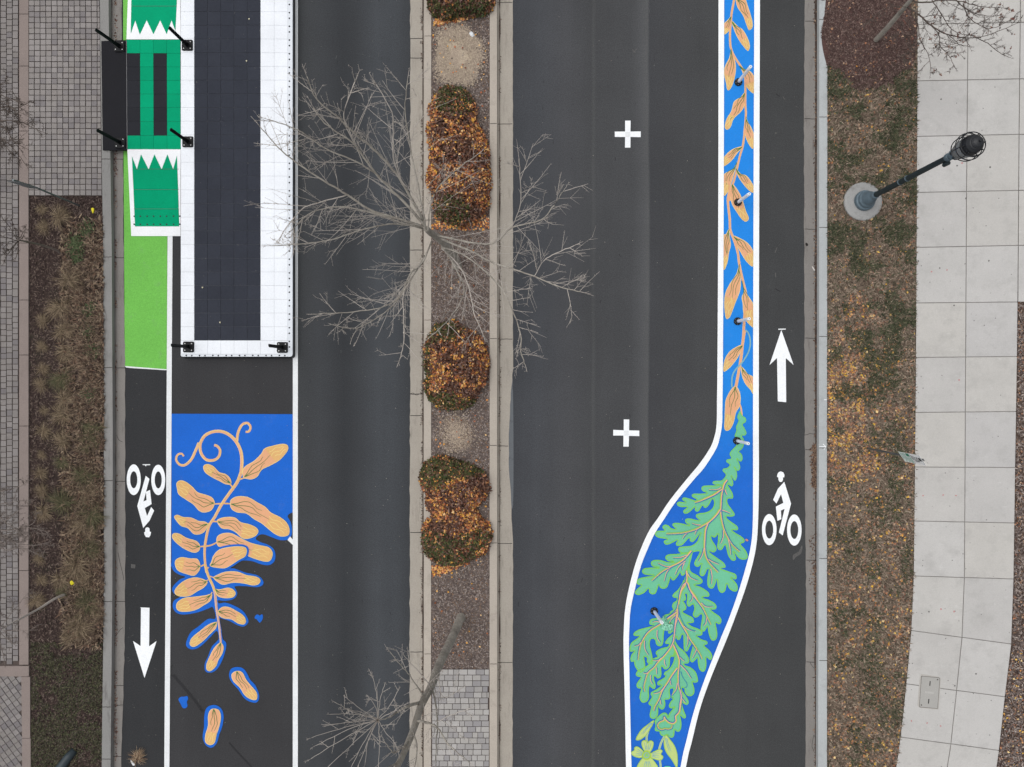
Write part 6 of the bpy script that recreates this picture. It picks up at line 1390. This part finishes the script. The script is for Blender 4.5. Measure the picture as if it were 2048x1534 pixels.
def blades(n, R_, seed, flop):
    rs = random.Random(seed); V = []; Fc = []
    for _ in range(n):
        a = rs.uniform(0, 2*math.pi)*1.0; a = a if rs.random() > .45 else rs.gauss(flop, .6); r0 = R_*.22*math.sqrt(rs.random()); b0 = rs.uniform(0, 6.28)
        L = R_*rs.uniform(.55, 1.15); hgt = R_*rs.uniform(.35, .8); x0, y0 = r0*math.cos(b0), r0*math.sin(b0); dx, dy = math.cos(a), math.sin(a); cur = rs.uniform(-.35, .35); b = len(V); w0 = rs.uniform(.0035, .0065)
        for k in range(5):
            t = k/4; px_ = x0+dx*L*t-dy*cur*L*t*t; py_ = y0+dy*L*t+dx*cur*L*t*t; z = hgt*math.sin(min(1, t*1.25)*2.2)*.9*(1-.25*t); w_ = w0*(1-.8*t)
            V.append((px_-dy*w_, py_+dx*w_, max(z, .005))); V.append((px_+dy*w_, py_-dx*w_, max(z, .005)+.002))
        for k in range(4): Fc.append((b+2*k, b+2*k+1, b+2*k+3, b+2*k+2))
    return V, Fc
tuft_mesh = []
for i in range(6):
    V, Fc = blades(210, .34, 100+i, [0.3, 2.2, -1.2, -.6, 3.6, 1.2][i])
    for mt in (TAN, GRB):
        me = bpy.data.meshes.new('grass_blades'); me.from_pydata(V, [], Fc); me.materials.append(mt); me.update(); tuft_mesh.append(me)
TU = [(121, 435, 24, 0), (91, 456, 16, 0), (84, 418, 15, 0), (139, 560, 30, 0), (124, 614, 26, 0), (88, 644, 18, 0), (127, 662, 23, 0), (88, 693, 17, 0), (133, 704, 23, 0), (86, 738, 18, 0), (127, 757, 28, 1), (85, 772, 16, 0), (130, 798, 20, 0), (131, 829, 23, 0), (88, 820, 12, 0), (88, 861, 17, 0), (190, 856, 27, 1), (129, 884, 21, 0), (178, 886, 23, 1), (87, 910, 14, 0), (125, 923, 19, 1), (82, 946, 17, 0), (176, 950, 25, 1), (87, 984, 17, 0), (177, 986, 25, 0), (131, 1006, 26, 1), (89, 1022, 20, 0), (186, 1026, 28, 1), (168, 1045, 25, 0), (182, 1066, 20, 0), (176, 1098, 29, 1), (82, 1117, 15, 0), (156, 1128, 28, 0), (83, 1160, 18, 0), (129, 1178, 21, 1), (172, 1166, 26, 0), (73, 1200, 18, 0), (181, 1203, 27, 1), (122, 1158, 20, 0), (160, 1248, 30, 0), (143, 1272, 22, 0), (188, 1232, 20, 0), (156, 1240, 20, 1)]
nearto = lambda x, y: ('of the left row' if x < 100 else 'in mid bed' if x < 150 else 'beside the left kerb')
def ref_(y):
    for lim, s in ((470, 'just under the road sign post'), (530, 'beside the green weeds'), (640, 'left of the lime lane'), (735, 'level with the lime lane end'), (800, 'level with asphalt above the mural'), (880, 'level with the blue mural top'), (960, 'level with the cyclist symbol wheels'), (1030, 'level with the upside down rider'), (1090, 'level with the rider\'s helmet'), (1140, 'just below the cyclist symbol'), (1190, 'near the yellow scrap'), (1230, 'level with the tail of the down arrow'), (2000, 'at the lower end of the grasses')):
        if y < lim: return s
for i, (x, y, r, g) in enumerate(TU):
    X, Y, _ = P(x, y, .12); o = bpy.data.objects.new('grass_tuft', tuft_mesh[(i % 6)*2+g]); C.objects.link(o); o.location = (X, Y, .12); o.rotation_euler = (0, 0, random.uniform(-.7, .7)); s = r/72/.34*1.12; s *= random.uniform(.8, 1.12); o.scale = (s*random.uniform(.85, 1.15), s, s*.6)
    tag(o, ('green' if g else 'straw')+' grass tuft '+nearto(x, y)+', '+ref_(y), 'grass tuft', 'ornamental grasses in the left bed')
# dry weed on the bike lane
X, Y, _ = P(277, 1513, 0); V, Fc = blades(150, .27, 77, 1.2)
o = mesh_obj('uprooted_weed', [(v[0]+X, v[1]+Y, v[2]*.7+.012) for v in V], Fc, m_palette('weed_straw', [(176, 152, 122), (140, 112, 90), (200, 178, 150), (112, 90, 74)])); tag(o, 'dry uprooted weed lying on the left bike lane at the bottom', 'weed')
# dark drain pipe end in the bed
drain = thing('drain_pipe', 'dark blue-green corrugated pipe end half buried in the ground cover, bottom left', 'pipe', P(142, 1515, .1))
V, Fc = tube([P(150, 1500, .12), P(136, 1515, .17), P(118, 1540, .2), P(100, 1566, .2)], .10, .15, 14); mesh_obj('pipe', V, Fc, m_plain('pipe_plastic', A(44, 56, 62), .5, .4), parent=drain, smooth=True)
